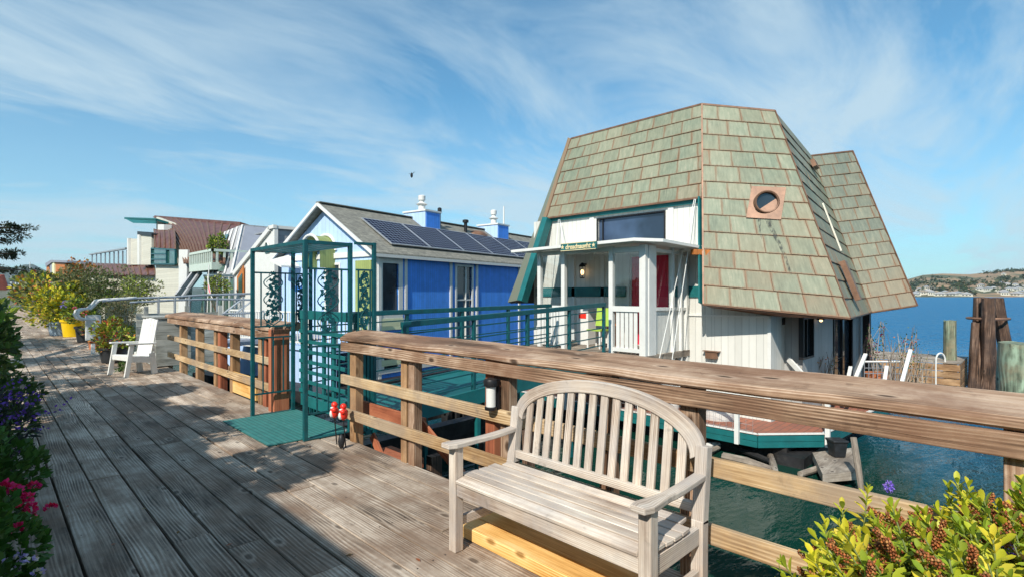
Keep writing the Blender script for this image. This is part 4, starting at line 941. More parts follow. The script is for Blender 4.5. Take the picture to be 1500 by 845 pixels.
# side wall lamps (lit in the photo)
for px, py in ((1146, 470), (1195, 463)):
    q = at_y(px, py, 3.05 if px > 1160 else 3.05) if px > 1160 else at_x(px, py, 10.7)
    off = V_((0, -.09, 0)) if px > 1160 else V_((-.09, 0, 0))
    m = MB(); a = q+off; m.box(a.x-.06, a.x+.06, a.y-.06, a.y+.06, a.z-.06, a.z+.07); f_ = m.build('wall_lamp', 'black', H)
    m = MB(); m.ball(a-V_((0, 0, .075)), .03); m.build('bulb', 'lamp', f_)
m = MB(); q = at_y(1270, 460, 2.9); m.box(q.x-.06, q.x+.12, 2.84, 2.98, -.8, 1.16); m.build('corner_post', 'black', H)
m = MB(); m.beam((10.62, 3.3, .30), (10.4, 2.95, .02), .04, .09); m.build('stair_stringer', 'white', H)

# --- porch
XP = 8.4; FZ = .40
pch = MB(); pch.box(XP-.06, XW-.01, 4.94, 7.9, FZ-.12, FZ); pf = pch.build('porch_floor', 'drift', H)
m = MB(); ctop = [(8.12, 7.95, 2.42), (8.08, 4.95, 2.42), (8.5, 4.55, 2.40), (9.98, 4.55, 2.36), (9.98, 8.2, 2.62), (8.3, 8.35, 2.42)]
ctop = [(8.02, 8.05, 2.40), (8.02, 5.0, 2.44), (8.35, 4.62, 2.42), (9.97, 4.5, 2.36), (9.97, 8.3, 2.50)]
m.prism([V_(p) for p in ctop], (0, 0, .055)); m.build('porch_roof', 'white', H, bevel=.008)
def yp(px): return at_x(px, 430, XP).y
m = MB()
PO = [yp(791), yp(826), yp(896), yp(942)]
for bxs in [(XP-.04, XP+.05, yy-.045, yy+.045, FZ-.1, 2.41) for yy in PO[:3]]+[(XP-.04, XP+.06, yp(947), yp(938), FZ-.25, 2.40), (XP+.062, 8.72, 4.96, 5.04, FZ-.25, 2.40), (9.32, 9.39, 4.95, 5.03, FZ-.3, 2.40), (9.66, 9.71, 4.95, 5.03, FZ-.3, 2.38), (XP+.8, XP+.88, 7.5, 7.58, FZ, 2.45), (9.88, 9.96, 4.95, 5.04, FZ-.3, 2.36)]:
    m = MB(); m.box(*bxs); m.build('porch_post', 'white', H, bevel=.004)
m = MB()
ya_, yb_ = PO[2]-.045, yp(938)
m.beam((XP, yb_, 1.24), (XP, ya_, 1.24), .07, .10); m.build('porch_rail', 'white', H); m = MB(); m.beam((XP, yb_, .48), (XP, ya_, .48), .05, .07); m.build('porch_rail', 'white', H); m = MB(); m.beam((XP, yb_, 2.33), (XP, ya_, 2.33), .06, .10); m.build('porch_header', 'white', H); m = MB(); m.beam((XP, PO[0], 2.36), (XP, PO[2], 2.36), .06, .08); m.build('porch_header', 'white', H); m = MB()
k = 0
for i in range(5):
    yy = yb_+.05+(ya_-yb_-.1)*(i+.5)/5; m.beam((XP, yy, .5), (XP, yy, 1.2), .02, .075, up=(0, 1, 0))
m.build('porch_balustrade', 'white', H, bevel=.003); m = MB(); m.beam((8.72, 4.99, 1.24), (9.9, 4.99, 1.22), .06, .06); m.beam((8.72, 4.99, .34), (9.9, 4.99, .36), .05, .06); m.beam((8.72, 4.99, 2.32), (9.9, 4.99, 2.30), .05, .06)
m.build('porch_side_frame', 'white', H, bevel=.003); m = MB()
for i in range(8):
    yy = PO[1]+.09+(PO[0]-PO[1]-.1)*i/7; m.beam((XP, yy, .45), (XP, yy, 1.2), .02, .06, up=(0, 1, 0))
m.beam((XP, PO[0], 1.24), (XP, PO[1], 1.24), .05, .07)
m.build('porch_balustrade', 'white', H, bevel=.003)
m = MB(); sheet_hole(m, (8.73, 5.0), (1, 0), (0, -1), 1.2, .36, 1.21, []); m.build('porch_side_panel', 'whitesid', H)
m = MB(); m.prism([(XP, yb_, 1.29), (XP, ya_, 1.29), (XP, ya_, 2.28), (XP, yb_, 2.28)], (.008, 0, 0)); m.build('porch_glazing', 'clear', H); m = MB(); m.prism([(8.73, 4.99, 1.28), (9.31, 4.99, 1.28), (9.31, 4.99, 2.28), (8.73, 4.99, 2.28)], (0, .008, 0)); m.build('porch_glazing', 'clear', H); m = MB(); m.prism([(XP, PO[1]+.05, 1.28), (XP, PO[0]-.05, 1.28), (XP, PO[0]-.05, 2.3), (XP, PO[1]+.05, 2.3)], (.008, 0, 0)); m.build('porch_glazing', 'clear', H)
# beam end and rigging cables
m = MB(); m.beam((9.6, 4.45, 2.28), (9.75, 4.3, 2.28), .1, .12); m.beam((9.4, 4.6, 2.30), (9.95, 4.35, 2.30), .09, .1); m.build('beam_end', 'orange', H)
m = MB()
for a, b in (((1017, 292), (966, 524)), ((1019, 292), (984, 530)), ((818, 322), (806, 455)), ((820, 322), (826, 362))):
    A_ = at_x(a[0], a[1], 9.85); B_ = at_x(b[0], b[1], 8.7 if b[0] > 900 else 9.6); m = MB(); m.tube([A_, B_], .007, 5); m.build('stay_cable', 'rope', H)
# lantern by door
q = at_x(853, 397, XW-.14); t = MB(); t.lathe(q-V_((0, 0, .17)), [(.05, 0), (.06, .02), (.02, .03)], 8); t.lathe(q+V_((0, 0, .10)), [(.085, 0), (.07, .04), (.02, .09)], 8)
for k in range(4): th = k*1.57+.78; t.tube([q+V_((.055*math.cos(th), .055*math.sin(th), -.15)), q+V_((.07*math.cos(th), .07*math.sin(th), .1))], .006, 4)
t.box(q.x+.02, XW-.002, q.y-.02, q.y+.02, q.z+.14, q.z+.18); f_ = t.build('porch_lantern', 'black', H)
t = MB(); t.ball(q-V_((0, 0, .03)), .04, sq=(1, 1, 1.6)); t.build('bulb', 'lamp', f_)
# name board with raised gold letters
sa, sb = at_x(823.5, 361, 8.0), at_x(875, 361, 8.0); zc = (at_x(823, 367, 8.0).z+at_x(875, 355, 8.0).z)/2
m = MB(); m.box(7.955, 7.995, sb.y, sa.y, zc-.075, zc+.075); sg = m.build('name_board', 'tealdk', None, .004, (7.97, (sa.y+sb.y)/2, zc)); tag(sg, 'teal board with gold lettering dreadnaught on the porch roof edge', 'sign')
m = MB(); 
for z_ in (zc-.068, zc+.068): m.beam((7.953, sb.y, z_), (7.953, sa.y, z_), .006, .012)
def star(c, r):
    pts = []
    for k in range(10): th = math.pi/2+k*math.pi/5; rr = r if k % 2 == 0 else r*.45; pts.append(V_((c[0], c[1]+rr*math.cos(th), c[2]+rr*math.sin(th))))
    m.prism(pts, (-.006, 0, 0))
star((7.952, sa.y-.05, zc), .045); star((7.952, sb.y+.05, zc), .045); m.build('gold_border', 'gold', sg)
cu = bpy.data.curves.new('lettering', 'FONT'); cu.body = 'dreadnaught'; cu.size = .128; cu.extrude = .004; cu.offset = .0028; cu.shear = .12; cu.align_x = 'CENTER'; cu.align_y = 'CENTER'
to_ = bpy.data.objects.new('lettering_tmp', cu); COL.objects.link(to_); dg = bpy.context.evaluated_depsgraph_get(); me = bpy.data.meshes.new_from_object(to_.evaluated_get(dg)); bpy.data.objects.remove(to_)
wd = max(v.co.x for v in me.vertices)-min(v.co.x for v in me.vertices); kx = (sa.y-sb.y-.24)/wd
me.transform(Matrix(((0, 0, 1, 0), (-kx, 0, 0, 0), (0, 1, 0, 0), (0, 0, 0, 1))).to_4x4())
me.transform(Matrix.Scale(-1, 4, (1, 0, 0)))
me.materials.clear(); me.materials.append(M['gold']); lo = bpy.data.objects.new('lettering', me); COL.objects.link(lo); lo.parent = sg; lo.location = (-.020, 0, -.005)
# lower deck with brick tiles and teal fascia
DZ = -.78; dk = [(8.92, 8.9), (8.92, 3.24), (9.73, 2.49), (13.8, 2.2), (13.8, 3.0), (9.98, 3.38), (9.98, 8.9)]
m = MB(); m.prism([V_((x_, y_, DZ-.05)) for x_, y_ in dk], (0, 0, .05)); m.build('lower_deck', 'brick', H)
m = MB()
for a, b in zip(dk[:4], dk[1:4]):
    for z_ in (DZ-.065, DZ-.165): m.beam((a[0], a[1], z_), (b[0], b[1], z_), .05, .094)
m.build('deck_fascia', 'tealdk', H, bevel=.003)
m = MB()
for a, b in zip(dk[:4], dk[1:4]): m.beam((a[0], a[1], DZ+.008), (b[0], b[1], DZ+.008), .07, .016)
for (x_, y_) in ((8.86, 3.55), (8.86, 5.4), (8.86, 7.2), (9.70, 2.42)): m.box(x_-.03, x_+.03, y_-.035, y_+.035, DZ-.2, DZ+.62)
for z_ in (DZ+.6,): m.beam((8.86, 8.8, z_), (8.86, 3.5, z_), .04, .05)
m.build('deck_railing', 'white', H)
m = MB()
for k in range(50):
    y_ = 3.3+k*.11; m.tube([(8.88, y_, DZ), (8.88, y_, DZ+.58)], .0025, 4, cap=False)
for k in range(6): m.tube([(8.88, 3.3, DZ+.05+k*.1), (8.88, 8.8, DZ+.05+k*.1)], .0025, 4, cap=False)
m.build('wire_mesh', 'galv', H)
m = MB(); m.box(9.25, 16.4, 2.9, 9.4, -1.7, -.92); m.box(9.1, 13.5, 2.6, 3.0, -1.7, -1.08); m.build('float_hull', 'hull', H)
m = MB(); m.box(8.45, 9.2, 4.9, 7.8, -.1, .26); m.build('porch_underframe', 'hull', H)
m = MB(); m.lathe((9.6, 4.2, DZ), [(.3, 0), (.32, .05), (.32, .3), (.25, .34)], 20); single(m, 'water_tank', 'white', 'wide low white tank on the brick deck near its corner', 'tank', (9.6, 4.2, DZ)); m = MB(); m.lathe((9.55, 5.2, DZ), [(.22, 0), (.24, .4), (.1, .5)], 18); single(m, 'water_tank', 'white', 'narrow tapering white tank on the brick deck behind the bench', 'tank', (9.55, 5.2, DZ)) 

# things on the porch
t = thing('folding_chair', 'lime green seated white legged chair on the houseboat porch', 'chair', (8.95, 6.5, FZ))
m = MB(); m.box(8.78, 9.1, 6.25, 6.6, FZ+.36, FZ+.39); m.beam((9.1, 6.42, FZ+.45), (9.16, 6.42, FZ+.82), .36, .02, up=(1, 0, 0)); m.build('seat', 'limep', t)
for xx, yy in ((8.8, 6.28), (8.8, 6.58), (9.1, 6.28), (9.1, 6.58)): m = MB(); m.box(xx-.015, xx+.015, yy-.015, yy+.015, FZ, FZ+.36); m.build('leg', 'white', t)
m = MB(); m.box(9.3, 9.6, 6.95, 7.25, FZ, FZ+.78); o = single(m, 'storage_box', 'white', 'white upright box with a red sticker beside the porch wall', 'box', (9.45, 7.1, FZ), None, .01)
m = MB(); m.box(9.292, 9.298, 7.0, 7.2, FZ+.58, FZ+.7); m.build('sticker', 'red', o)
m = MB(); m.box(9.55, 9.8, 5.85, 6.15, 1.0, 1.3) if False else m.box(9.6, 9.85, 6.42, 6.66, FZ, FZ+.75); single(m, 'wooden_crate', 'orange', 'narrow brown wooden crate beside the red door', 'crate', (9.7, 6.5, FZ), None, .005)

# ================================================================== BLUE HOUSE
BH = thing('blue_house', 'bright blue floating house with grey gable roof and rows of solar panels', 'house', (8, 13.5, -1.2))
th = math.radians(10.5); e1 = V_((math.cos(th), math.sin(th), 0)); e2 = V_((-math.sin(th), math.cos(th), 0)); O_ = V_((8, 13.5, 0))
Hb = lambda u, v, z: O_+e1*u+e2*v+V_((0, 0, z))
def hit(px, py, o, n):
    r = V_(ray(px, py)); c = V_((0, 0, EYE)); t_ = (o-c).dot(n)/r.dot(n); return c+r*t_
hu = lambda px: (hit(px, 430, O_, e2)-O_).dot(e1)
hz_ = lambda px, py: hit(px, py, O_, e2).z
hv = lambda px: (hit(px, 430, O_, e1)-O_).dot(e2)
hvz = lambda px, py: hit(px, py, O_, e1).z
EZ = 2.70; VA = hv(477); RZ = hvz(477, 303); VW = 2*VA; ULEN = 12.5
w1 = (hu(560), hu(583.5), hz_(572, 461), hz_(572, 386)); w2 = (hu(669), hu(691), hz_(680, 500), hz_(680, 391))
w3 = (hu(562), hu(582), hz_(572, 541), hz_(572, 521))
m = MB(); sheet_hole(m, O_, (e1.x, e1.y), (-e2.x, -e2.y), ULEN, -1.1, EZ+.02, [w1, w2, w3]); m.build('wall', 'bluesid', BH)
m = MB(); gd = [(hv(541), hv(518), .1, 2.35)]
sheet_hole(m, O_, (e2.x, e2.y), (-e1.x, -e1.y), VW, -1.1, EZ, [(hv(497), hv(478), .9, 2.4)])
m.face([Hb(0, 0, EZ), Hb(0, VW, EZ), Hb(0, VA, RZ-.06)], uv=[(0, EZ), (VW, EZ), (VA, RZ)]); m.build('gable_wall', 'ltblue', BH)
window(BH, O_, (e2.x, e2.y), (-e1.x, -e1.y), (hv(497), hv(478), .9, 2.4), .07, 'white')
window(BH, O_, (e1.x, e1.y), (-e2.x, -e2.y), w1, .17, 'white', pane='curtain' if False else 'glass'); window(BH, O_, (e1.x, e1.y), (-e2.x, -e2.y), w2, .09, 'white', name='window', mull=((w2[0]+w2[1])/2+.1,), hm=(1.3,)); window(BH, O_, (e1.x, e1.y), (-e2.x, -e2.y), w3, .08, 'white')
m = MB()
for uu, ww in ((.06, .12), (hu(594), .10), (hu(660), .11), (hu(698), .11), (hu(760), .11)): m.beam(Hb(uu, -.02, -1.05), Hb(uu, -.02, EZ), ww, .04, up=-e2)
m.beam(Hb(-.02, .06, -1.0), Hb(-.02, .06, EZ), .12, .04, up=-e1); m.beam(Hb(-.03, 0, EZ-.02), Hb(-.03, VW, EZ-.02), .05, .16); m.beam(Hb(0, -.03, -.75), Hb(ULEN, -.03, -.75), .05, .14)
m.build('corner_trim', 'white', BH, bevel=.003)
m = MB(); m.prism([Hb(.12, -.015, .45), Hb(hu(590), -.015, .45), Hb(hu(590), -.015, hz_(570, 466)), Hb(.12, -.015, hz_(570, 466))], -e2*.02); m.build('yellow_panel', 'yellowsid', BH); m = MB(); m.prism([Hb(.12, -.015, -.6), Hb(hu(590), -.015, -.6), Hb(hu(590), -.015, -.42), Hb(.12, -.015, -.42)], -e2*.02)
m.build('yellow_panel', 'yellowsid', BH)
m = MB(); m.prism([Hb(w2[0], -.012, -.55), Hb(w2[1], -.012, -.55), Hb(w2[1], -.012, w2[2]-.1), Hb(w2[0], -.012, w2[2]-.1)], -e2*.02); m.build('lime_panel', 'lime', BH); m = MB(); m.prism([Hb(-.012, hv(545), .2), Hb(-.012, hv(522), .2), Hb(-.012, hv(522), 2.5), Hb(-.012, hv(545), 2.5)], -e1*.03); m.build('lime_panel', 'lime', BH)
# roof with overhang
OV = .14; sl = (RZ-EZ)/VA
def rp(u, v, k=0): z = EZ+.02+(v if v <= VA else 2*VA-v)*sl; return Hb(u, v, z+k)
rfb = MB()
for va, vb in ((-OV, VA), (VW+OV, VA)):
    a, b, c, d = rp(-.28, va), rp(ULEN+.3, va), rp(ULEN+.3, vb), rp(-.28, vb); rfb.prism([a, b, c, d], (0, 0, .07))
rb = rfb.build('roof', 'asphalt', BH)
m = MB(); m.beam(rp(-.30, -OV, .02), rp(-.30, VA, .02), .05, .09, up=(0, 0, 1)); m.beam(rp(-.30, VW+OV, .02), rp(-.30, VA, .02), .05, .09); m.beam(rp(-.28, -OV-.03, .0), rp(ULEN+.3, -OV-.03, .0), .05, .09); m.build('fascia', 'white', rb)
m = MB(); m.beam(rp(-.28, VA, .085), rp(ULEN, VA, .085), .22, .03); m.build('ridge_cap', 'asphalt', rb)
nr = (e1.cross(rp(0, VA)-rp(0, 0))).normalized(); nr = nr if nr.z > 0 else -nr; ro = rp(0, 0, .07)+nr*.09
def rhit(px, py): return hit(px, py, ro, nr)
tl, bl, tr_, br_ = rhit(537, 320), rhit(574, 357), rhit(766, 354), rhit(757, 379)
tdir = e1; sdir = (rp(0, VA)-rp(0, 0)).normalized()
ul, vl = (bl-ro).dot(e1), (bl-ro).dot(sdir); vt = (tl-ro).dot(sdir); 
sp_g = 'solar panels in rows on the blue house roof'
edges = [(rhit(px, py)-ro).dot(e1) for px, py in ((574, 357), (632, 363), (680, 368), (727, 374), (764, 379))]
pw_ = (edges[-1]-edges[0])/4
SPT = []
for i in range(6):
    ua = ul+i*pw_; ub = ua+pw_-.03; P_ = lambda u, v: ro+e1*u+sdir*v
    m = MB(); m.prism([P_(ua, vl), P_(ub, vl), P_(ub, vt), P_(ua, vt)], -nr*.035); fr = m.build('solar_panel_frame', 'galv', rb)
    g_ = MB(); q = [P_(ua+.03, vl+.03)+nr*.003, P_(ub-.03, vl+.03)+nr*.003, P_(ub-.03, vt-.03)+nr*.003, P_(ua+.03, vt-.03)+nr*.003]
    W_ = ub-ua-.06; H__ = vt-vl-.06; g_.face(q, uv=[(0, 0), (W_, 0), (W_, H__), (0, H__)]); g_.build('solar_cells', 'solar', fr)
    g_ = MB(); g_.beam(P_(ua+.1, vl+.1)-nr*.06, P_(ub-.1, vl+.1)-nr*.06, .03, .04); g_.build('mounting_rail', 'black', fr)
# chimneys
for (x0_, x1_, xm, yb_, yt_, py_t, lab) in ((594, 645, 623, 336, 309, 286, 0), (701, 745, 729, 352, 329, 308, 1)):
    c = hit(xm, yb_, rp(0, 0, .07), nr); uc = (c-O_).dot(e1); v0_ = (c-O_).dot(e2); Zc = S*(c.x+c.y)
    top = c.z+(yb_-yt_)*Zc/FPX; ux = (hit(x1_, 340, O_+e2*v0_, e2)-O_).dot(e1)-uc; vd = 1.1
    P_ = lambda u, v, z: Hb(u, v, z)
    m = MB(); m.prism([P_(uc, v0_, c.z-.6), P_(uc+ux, v0_, c.z-.6), P_(uc+ux, v0_+vd, c.z-.6), P_(uc, v0_+vd, c.z-.6)], (0, 0, top-c.z+.6)); ch = m.build('chimney', 'ltblue', rb)
    m = MB(); m.prism([P_(uc+.05, v0_-.012, c.z-.4), P_(uc+ux-.05, v0_-.012, c.z-.4), P_(uc+ux-.05, v0_-.012, top-.04), P_(uc+.05, v0_-.012, top-.04)], e2*.01); m.build('blue_face', 'bluesid', ch)
    m = MB(); m.prism([P_(uc-.04, v0_-.04, top), P_(uc+ux+.04, v0_-.04, top), P_(uc+ux+.04, v0_+vd+.04, top), P_(uc-.04, v0_+vd+.04, top)], (0, 0, .06)); m.build('cap_trim', 'white', ch)
    pc = P_(uc+ux*.0+.18, v0_+.35, top+.05); hh = (yt_-py_t)*Zc/FPX; m = MB(); m.lathe(pc, [(.13, 0), (.13, hh*.35), (.17, hh*.36), (.21, hh*.42), (.17, hh*.46), (.09, hh*.55), (.09, hh*.66), (.13, hh*.68), (.14, hh*.95), (.10, hh)], 16); m.build('flue', 'white', ch)
for px, py, h_, r_ in ((644, 333, .75, .045), (682, 340, .5, .07)):
    c = hit(px, py, rp(0, 0, .07), nr); m = MB(); m.lathe(c, [(r_, -.1), (r_, h_*.75), (r_*1.8, h_*.76), (r_*1.8, h_*.95), (r_, h_)], 12); m.build('vent_pipe', 'black', rb)
c = hit(706, 347, rp(0, 0, .07), nr); m = MB(); m.ball(c+e2*.3, .45, sq=(1.3, 1.0, .62), n=14, m=8); m.build('skylight_dome', 'copper', rb)
c = hit(738, 336, rp(0, 0, .07), nr); m = MB(); m.tube([c, c+V_((0, 0, 1.1))], [.05, .03], 8); m.build('antenna', 'white', rb)
# arched lime dormer hood over the gable window
vc = (hv(462)+hv(494))/2; rad = abs(hv(462)-hv(494))/2*.82; zc_ = hvz(478, 368); m = MB(); n = 14; ro_ = []
for i in range(n+1):
    a = math.pi*i/n; ro_.append((vc+rad*math.cos(a), zc_+rad*math.sin(a)))
for i in range(n): m.face([Hb(-.55, *ro_[i]), Hb(-.55, *ro_[i+1]), Hb(0, *ro_[i+1]), Hb(0, *ro_[i])])
for s_ in (0, n): v_0 = ro_[s_][0]; m.face([Hb(-.55, v_0, zc_), Hb(0, v_0, zc_), Hb(0, v_0, zc_-.55), Hb(-.55, v_0, zc_-.55)])
ds = m.build('arched_hood', 'lime', BH)
m = MB(); m.tube([Hb(-.57, v_*1.0, z_) for v_, z_ in ro_], .045, 8); m.tube([Hb(-.02, vc+(v_-vc)*1.12, zc_+(z_-zc_)*1.12) for v_, z_ in ro_], .05, 8); m.build('arch_trim', 'white', ds)
m = MB(); m.face([Hb(-.01, v_, z_) for v_, z_ in ro_]); m.build('pane', 'glass', ds)
# front deck with white pickets
m = MB(); m.prism([Hb(-1.6, -.2, -.05), Hb(-.02, -.2, -.05), Hb(-.02, VW+.5, -.05), Hb(-1.6, VW+.5, -.05)], (0, 0, .12)); m.prism([Hb(-1.62, -.2, -1.1), Hb(-1.55, -.2, -1.1), Hb(-1.55, VW+.5, -1.1), Hb(-1.62, VW+.5, -1.1)], (0, 0, 1.0)); m.build('front_deck', 'ltblue', BH)
m = MB(); vv = -.15
while vv < VW+.4: m.beam(Hb(-1.55, vv, .1), Hb(-1.55, vv, .98), .035, .025, up=e1); vv += .13
m.beam(Hb(-1.55, -.15, 1.0), Hb(-1.55, VW+.4, 1.0), .07, .05); m.beam(Hb(-1.55, -.15, .16), Hb(-1.55, VW+.4, .16), .05, .04)
uu = -1.5
while uu < 0: m.beam(Hb(uu, -.15, .1), Hb(uu, -.15, .98), .025, .035, up=e1); uu += .13
m.beam(Hb(-1.5, -.15, 1.0), Hb(0, -.15, 1.0), .05, .05); m.build('picket_railing', 'white', BH)
m = MB(); m.prism([Hb(-2.4, -.6, -1.6), Hb(ULEN, -.6, -1.6), Hb(ULEN, VW+1, -1.6), Hb(-2.4, VW+1, -1.6)], (0, 0, .65)); m.build('float_hull', 'hull', BH)
m = MB(); m.prism([Hb(-.7, hv(441), 2.35), Hb(-.05, hv(441), 2.35), Hb(-.05, hv(425), 2.75), Hb(-.7, hv(425), 2.55)], (0, 0, .06)) ; m.build('door_canopy', 'white', BH)
fb = Hb(-1.7, hv(494)*.9, 1.3); m = MB()
prof = [(0, 0, .0), (.1, .0, .07), (.28, 0, .09), (.4, 0, .04), (.52, 0, .12), (.5, 0, 0), (.52, 0, -.12), (.4, 0, -.04), (.28, 0, -.09), (.1, 0, -.07)]
m.prism([fb+e2*-a+V_((0, 0, c+.35)) for a, _, c in prof], e1*.03); m.tube([fb+e2*-.3+V_((0, 0, .3)), fb+e2*-.3+V_((0, 0, -.35))], .01, 5)
single(m, 'fish_ornament', 'blue', 'blue fish shaped yard ornament on a rod before the blue house', 'ornament', tuple(fb-V_((0, 0, .4))))

# ================================================================== GREY/WHITE NEIGHBOUR WITH ARCHED WINDOW
def facade(pts, x, push, name, mat, par, **k):
    m = MB(); m.prism([at_x(px, py, x) for px, py in pts], (push, 0, 0)); return m.build(name, mat, par, **k)
G = thing('white_gable_house', 'white house with small arched window and grey lap sided tower behind the arbor', 'house', (8, 21.2, -1.2))
q0 = at_x(402, 333, 8.0); q1 = at_x(375, 345, 8.0); m = MB()
m.prism([at_x(402, 560, 8.), at_x(402, 334, 8.), at_x(396, 335, 8.), at_x(343, 402, 8.), at_x(343, 560, 8.)], (.12, 0, 0)); m.build('wall', 'white', G)
m = MB(); m.prism([(8.05, q0.y-.02, -1.1), (14, q0.y-.02, -1.1), (14, q0.y-.02, q0.z), (8.05, q0.y-.02, q0.z)], (0, .1, 0)); m.prism([(8.1, q0.y, q0.z-.1), (14, q0.y, q0.z-.1), (14, q0.y+2.5, q0.z-.1), (8.1, q0.y+2.5, q0.z-.1)], (0, 0, .05)); m.build('side_wall', 'greysid', G)
m = MB(); m.prism([(14, q0.y, -1.1), (14, 26, -1.1), (14, 26, 3.6), (14, q0.y, 3.9)], (.1, 0, 0)); m.build('rear_wall', 'greysid', G)
m = MB(); m.beam(at_x(396, 335, 7.97), at_x(343, 401, 7.97), .14, .2); m.beam(at_x(403, 332, 7.97), at_x(395, 334, 7.97), .14, .14); m.beam((8., q0.y-.05, q0.z), (14, q0.y-.05, q0.z), .14, .12); m.beam((8.02, q0.y-.06, -1), (8.02, q0.y-.06, q0.z), .14, .14, up=(1, 0, 0)); m.build('trim', 'white', G)
m = MB(); m.prism([at_x(396, 336, 8.1), at_x(343, 402, 8.1), at_x(343, 402, 8.1)+V_((6, 0, 0)), at_x(396, 336, 8.1)+V_((6, 0, 0))], (0, 0, .06)); m.build('roof', 'greyroof', G)
c = at_x(391, 366, 7.97); m = MB(); pts = [(c.x, c.y+.22*math.cos(a), c.z+.3*math.sin(a)) for a in [math.pi*i/12 for i in range(13)]]; m.prism([V_(p) for p in pts]+[V_((c.x, c.y-.22, c.z-.15)), V_((c.x, c.y+.22, c.z-.15))], (.02, 0, 0)); w_ = m.build('arched_window', 'gglass', G)
m = MB(); m.tube([V_(p)-V_((.01, 0, 0)) for p in pts], .03, 6); m.build('frame', 'white', w_)
m = MB(); m.prism([at_x(347, 405, 7.9), at_x(356, 389, 7.9), at_x(356, 432, 7.9), at_x(347, 432, 7.9)], (.05, 0, 0)); d_ = m.build('door', 'orange', G)
m = MB(); m.prism([at_x(349, 408, 7.86), at_x(354, 400, 7.86), at_x(354, 430, 7.86), at_x(349, 430, 7.86)], (.02, 0, 0)); m.build('pane', 'gglass', d_)
m = MB(); m.box(8.3, 12, q0.y-.09, q0.y-.03, 1.0, 2.1); m.box(8.3, 12, q0.y-.09, q0.y-.03, -.2, .6); m.build('window_band', 'glass', G)

# ================================================================== SLOPING GREY HOUSE WITH SKYLIGHTS
G = thing('slanted_grey_house', 'grey house with steep pale metal roof, slanted skylights and green glazing', 'house', (8, 27, -1.2))
a, b, c, d = at_x(331, 341, 9.9), at_x(356, 331, 9.9), at_x(340, 402, 7.9), at_x(306, 402, 7.9)
m = MB(); m.prism([a, b, c, d], (.12, 0, 0)); m.build('roof', 'greyroof', G); dn = (b-c).cross(d-c).normalized(); dn = dn if dn.x < 0 else -dn
m = MB()
for f in (0, .22, .45, .72, 1): m.beam(a+(b-a)*f+dn*.05, d+(c-d)*f+dn*.05, .07, .07)
m.build('roof_ribs', 'white', G)
P_ = lambda u, v: (a*(1-u)+b*u)*(1-v)+(d*(1-u)+c*u)*v
for u0_, u1_, v0_, v1_ in ((.45, .7, .66, .97), (.02, .35, .12, .28)):
    m = MB(); m.prism([P_(u0_, v0_)+dn*.06, P_(u1_, v0_)+dn*.06, P_(u1_, v1_)+dn*.06, P_(u0_, v1_)+dn*.06], dn*.05); m.build('skylight', 'gglass', G)
bb_ = b+V_((5.5, 0, -.05)); m = MB(); m.prism([b+V_((.1, 0, 0)), c+V_((.1, 0, 0)), c+V_((.1, 0, -3.4)), V_((15.5, b.y, -1.1)), bb_], (0, .12, 0)); m.build('side_wall', 'greywall', G)
m = MB()
for f_ in (.12, .3, .5): m.beam(b.lerp(bb_, f_)+V_((0, -.03, -.1)), V_((c.x+.3+(15.5-c.x)*f_*.9, b.y-.03, 1.2)), .05, .06)
m.build('panel_joints', 'black', G)
m = MB(); m.prism([a, b, bb_, a+V_((5.5, 0, 0))], (0, 0, .08)); m.build('top_roof', 'greyroof', G)
m = MB(); m.prism([at_x(300, 403, 8.1), at_x(342, 403, 8.1), at_x(342, 470, 8.1), at_x(292, 470, 8.1)], (.06, 0, 0)); m.build('glazed_wall', 'gglass', G)
m = MB()
for px in (300, 309, 318, 327, 336): m.beam(at_x(px, 403, 8.05), at_x(px, 470, 8.05), .06, .06, up=(0, 1, 0))
m.beam(at_x(299, 404, 8.05), at_x(343, 404, 8.05), .08, .1); m.build('mullions', 'white', G)
m = MB(); m.beam(at_x(291, 396, 8.), at_x(262, 436, 6.9), .5, .12, up=(0, 1, .4)); m.beam(at_x(294, 396, 7.96), at_x(266, 436, 6.85), .09, .3, up=(0, 1, 0)); m.build('slanted_beam', 'greyroof', G)
B_ = thing('roof_balcony', 'pale green balcony with white balusters between the two metal roofs', 'balcony', tuple(at_x(298, 395, 8.0)))
m = MB(); q = [at_x(277, 393, 7.6), at_x(310, 395, 7.6)]; x_a, x_b = 7.6, 9.2; y_a, y_b = q[1].y, q[0].y; zf = q[0].z-.2; zt_ = at_x(277, 371, 7.6).z
m.box(x_a, x_b, y_a, y_b, zf, zf+.35); m.build('floor', 'palegreen', B_)
m = MB(); m.box(x_a, x_a+.1, y_a, y_b, zt_-.12, zt_); m.box(x_a, x_b, y_a, y_a+.1, zt_-.12, zt_); yy = y_a+.1
while yy < y_b: m.box(x_a+.02, x_a+.07, yy, yy+.1, zf+.35, zt_-.1); yy += .32
xx = x_a+.2
while xx < x_b: m.box(xx, xx+.1, y_a+.02, y_a+.07, zf+.35, zt_-.1); xx += .32
m.build('balustrade', 'palegreen', B_)
def tree(label, base, crown, rad, n, Ln, cols, clumps, cat='tree', group=None, trunk_r=.09, name='tree', up=.2):
    t = thing(name, label, cat, base, group); b = V_(base); c = V_(crown); m = MB()
    m.tube([b, b*.5+c*.5+vrand()*.12, c], [trunk_r, trunk_r*.75, trunk_r*.4], 8)
    for k in range(6):
        e = c+V_((R.uniform(-.8, .8)*rad[0], R.uniform(-.8, .8)*rad[1], R.uniform(-.2, .8)*rad[2])); s_ = b*(.4)+c*.6; m.tube([s_, (s_+e)/2+vrand()*.1, e], [trunk_r*.5, trunk_r*.3, trunk_r*.12], 6)
    m.build('trunk', 'bark', t); m = MB(); cloud(m, c, rad, n, Ln, Ln*.6, cols, clumps, up); m.build('crown', 'leaf', t); return t
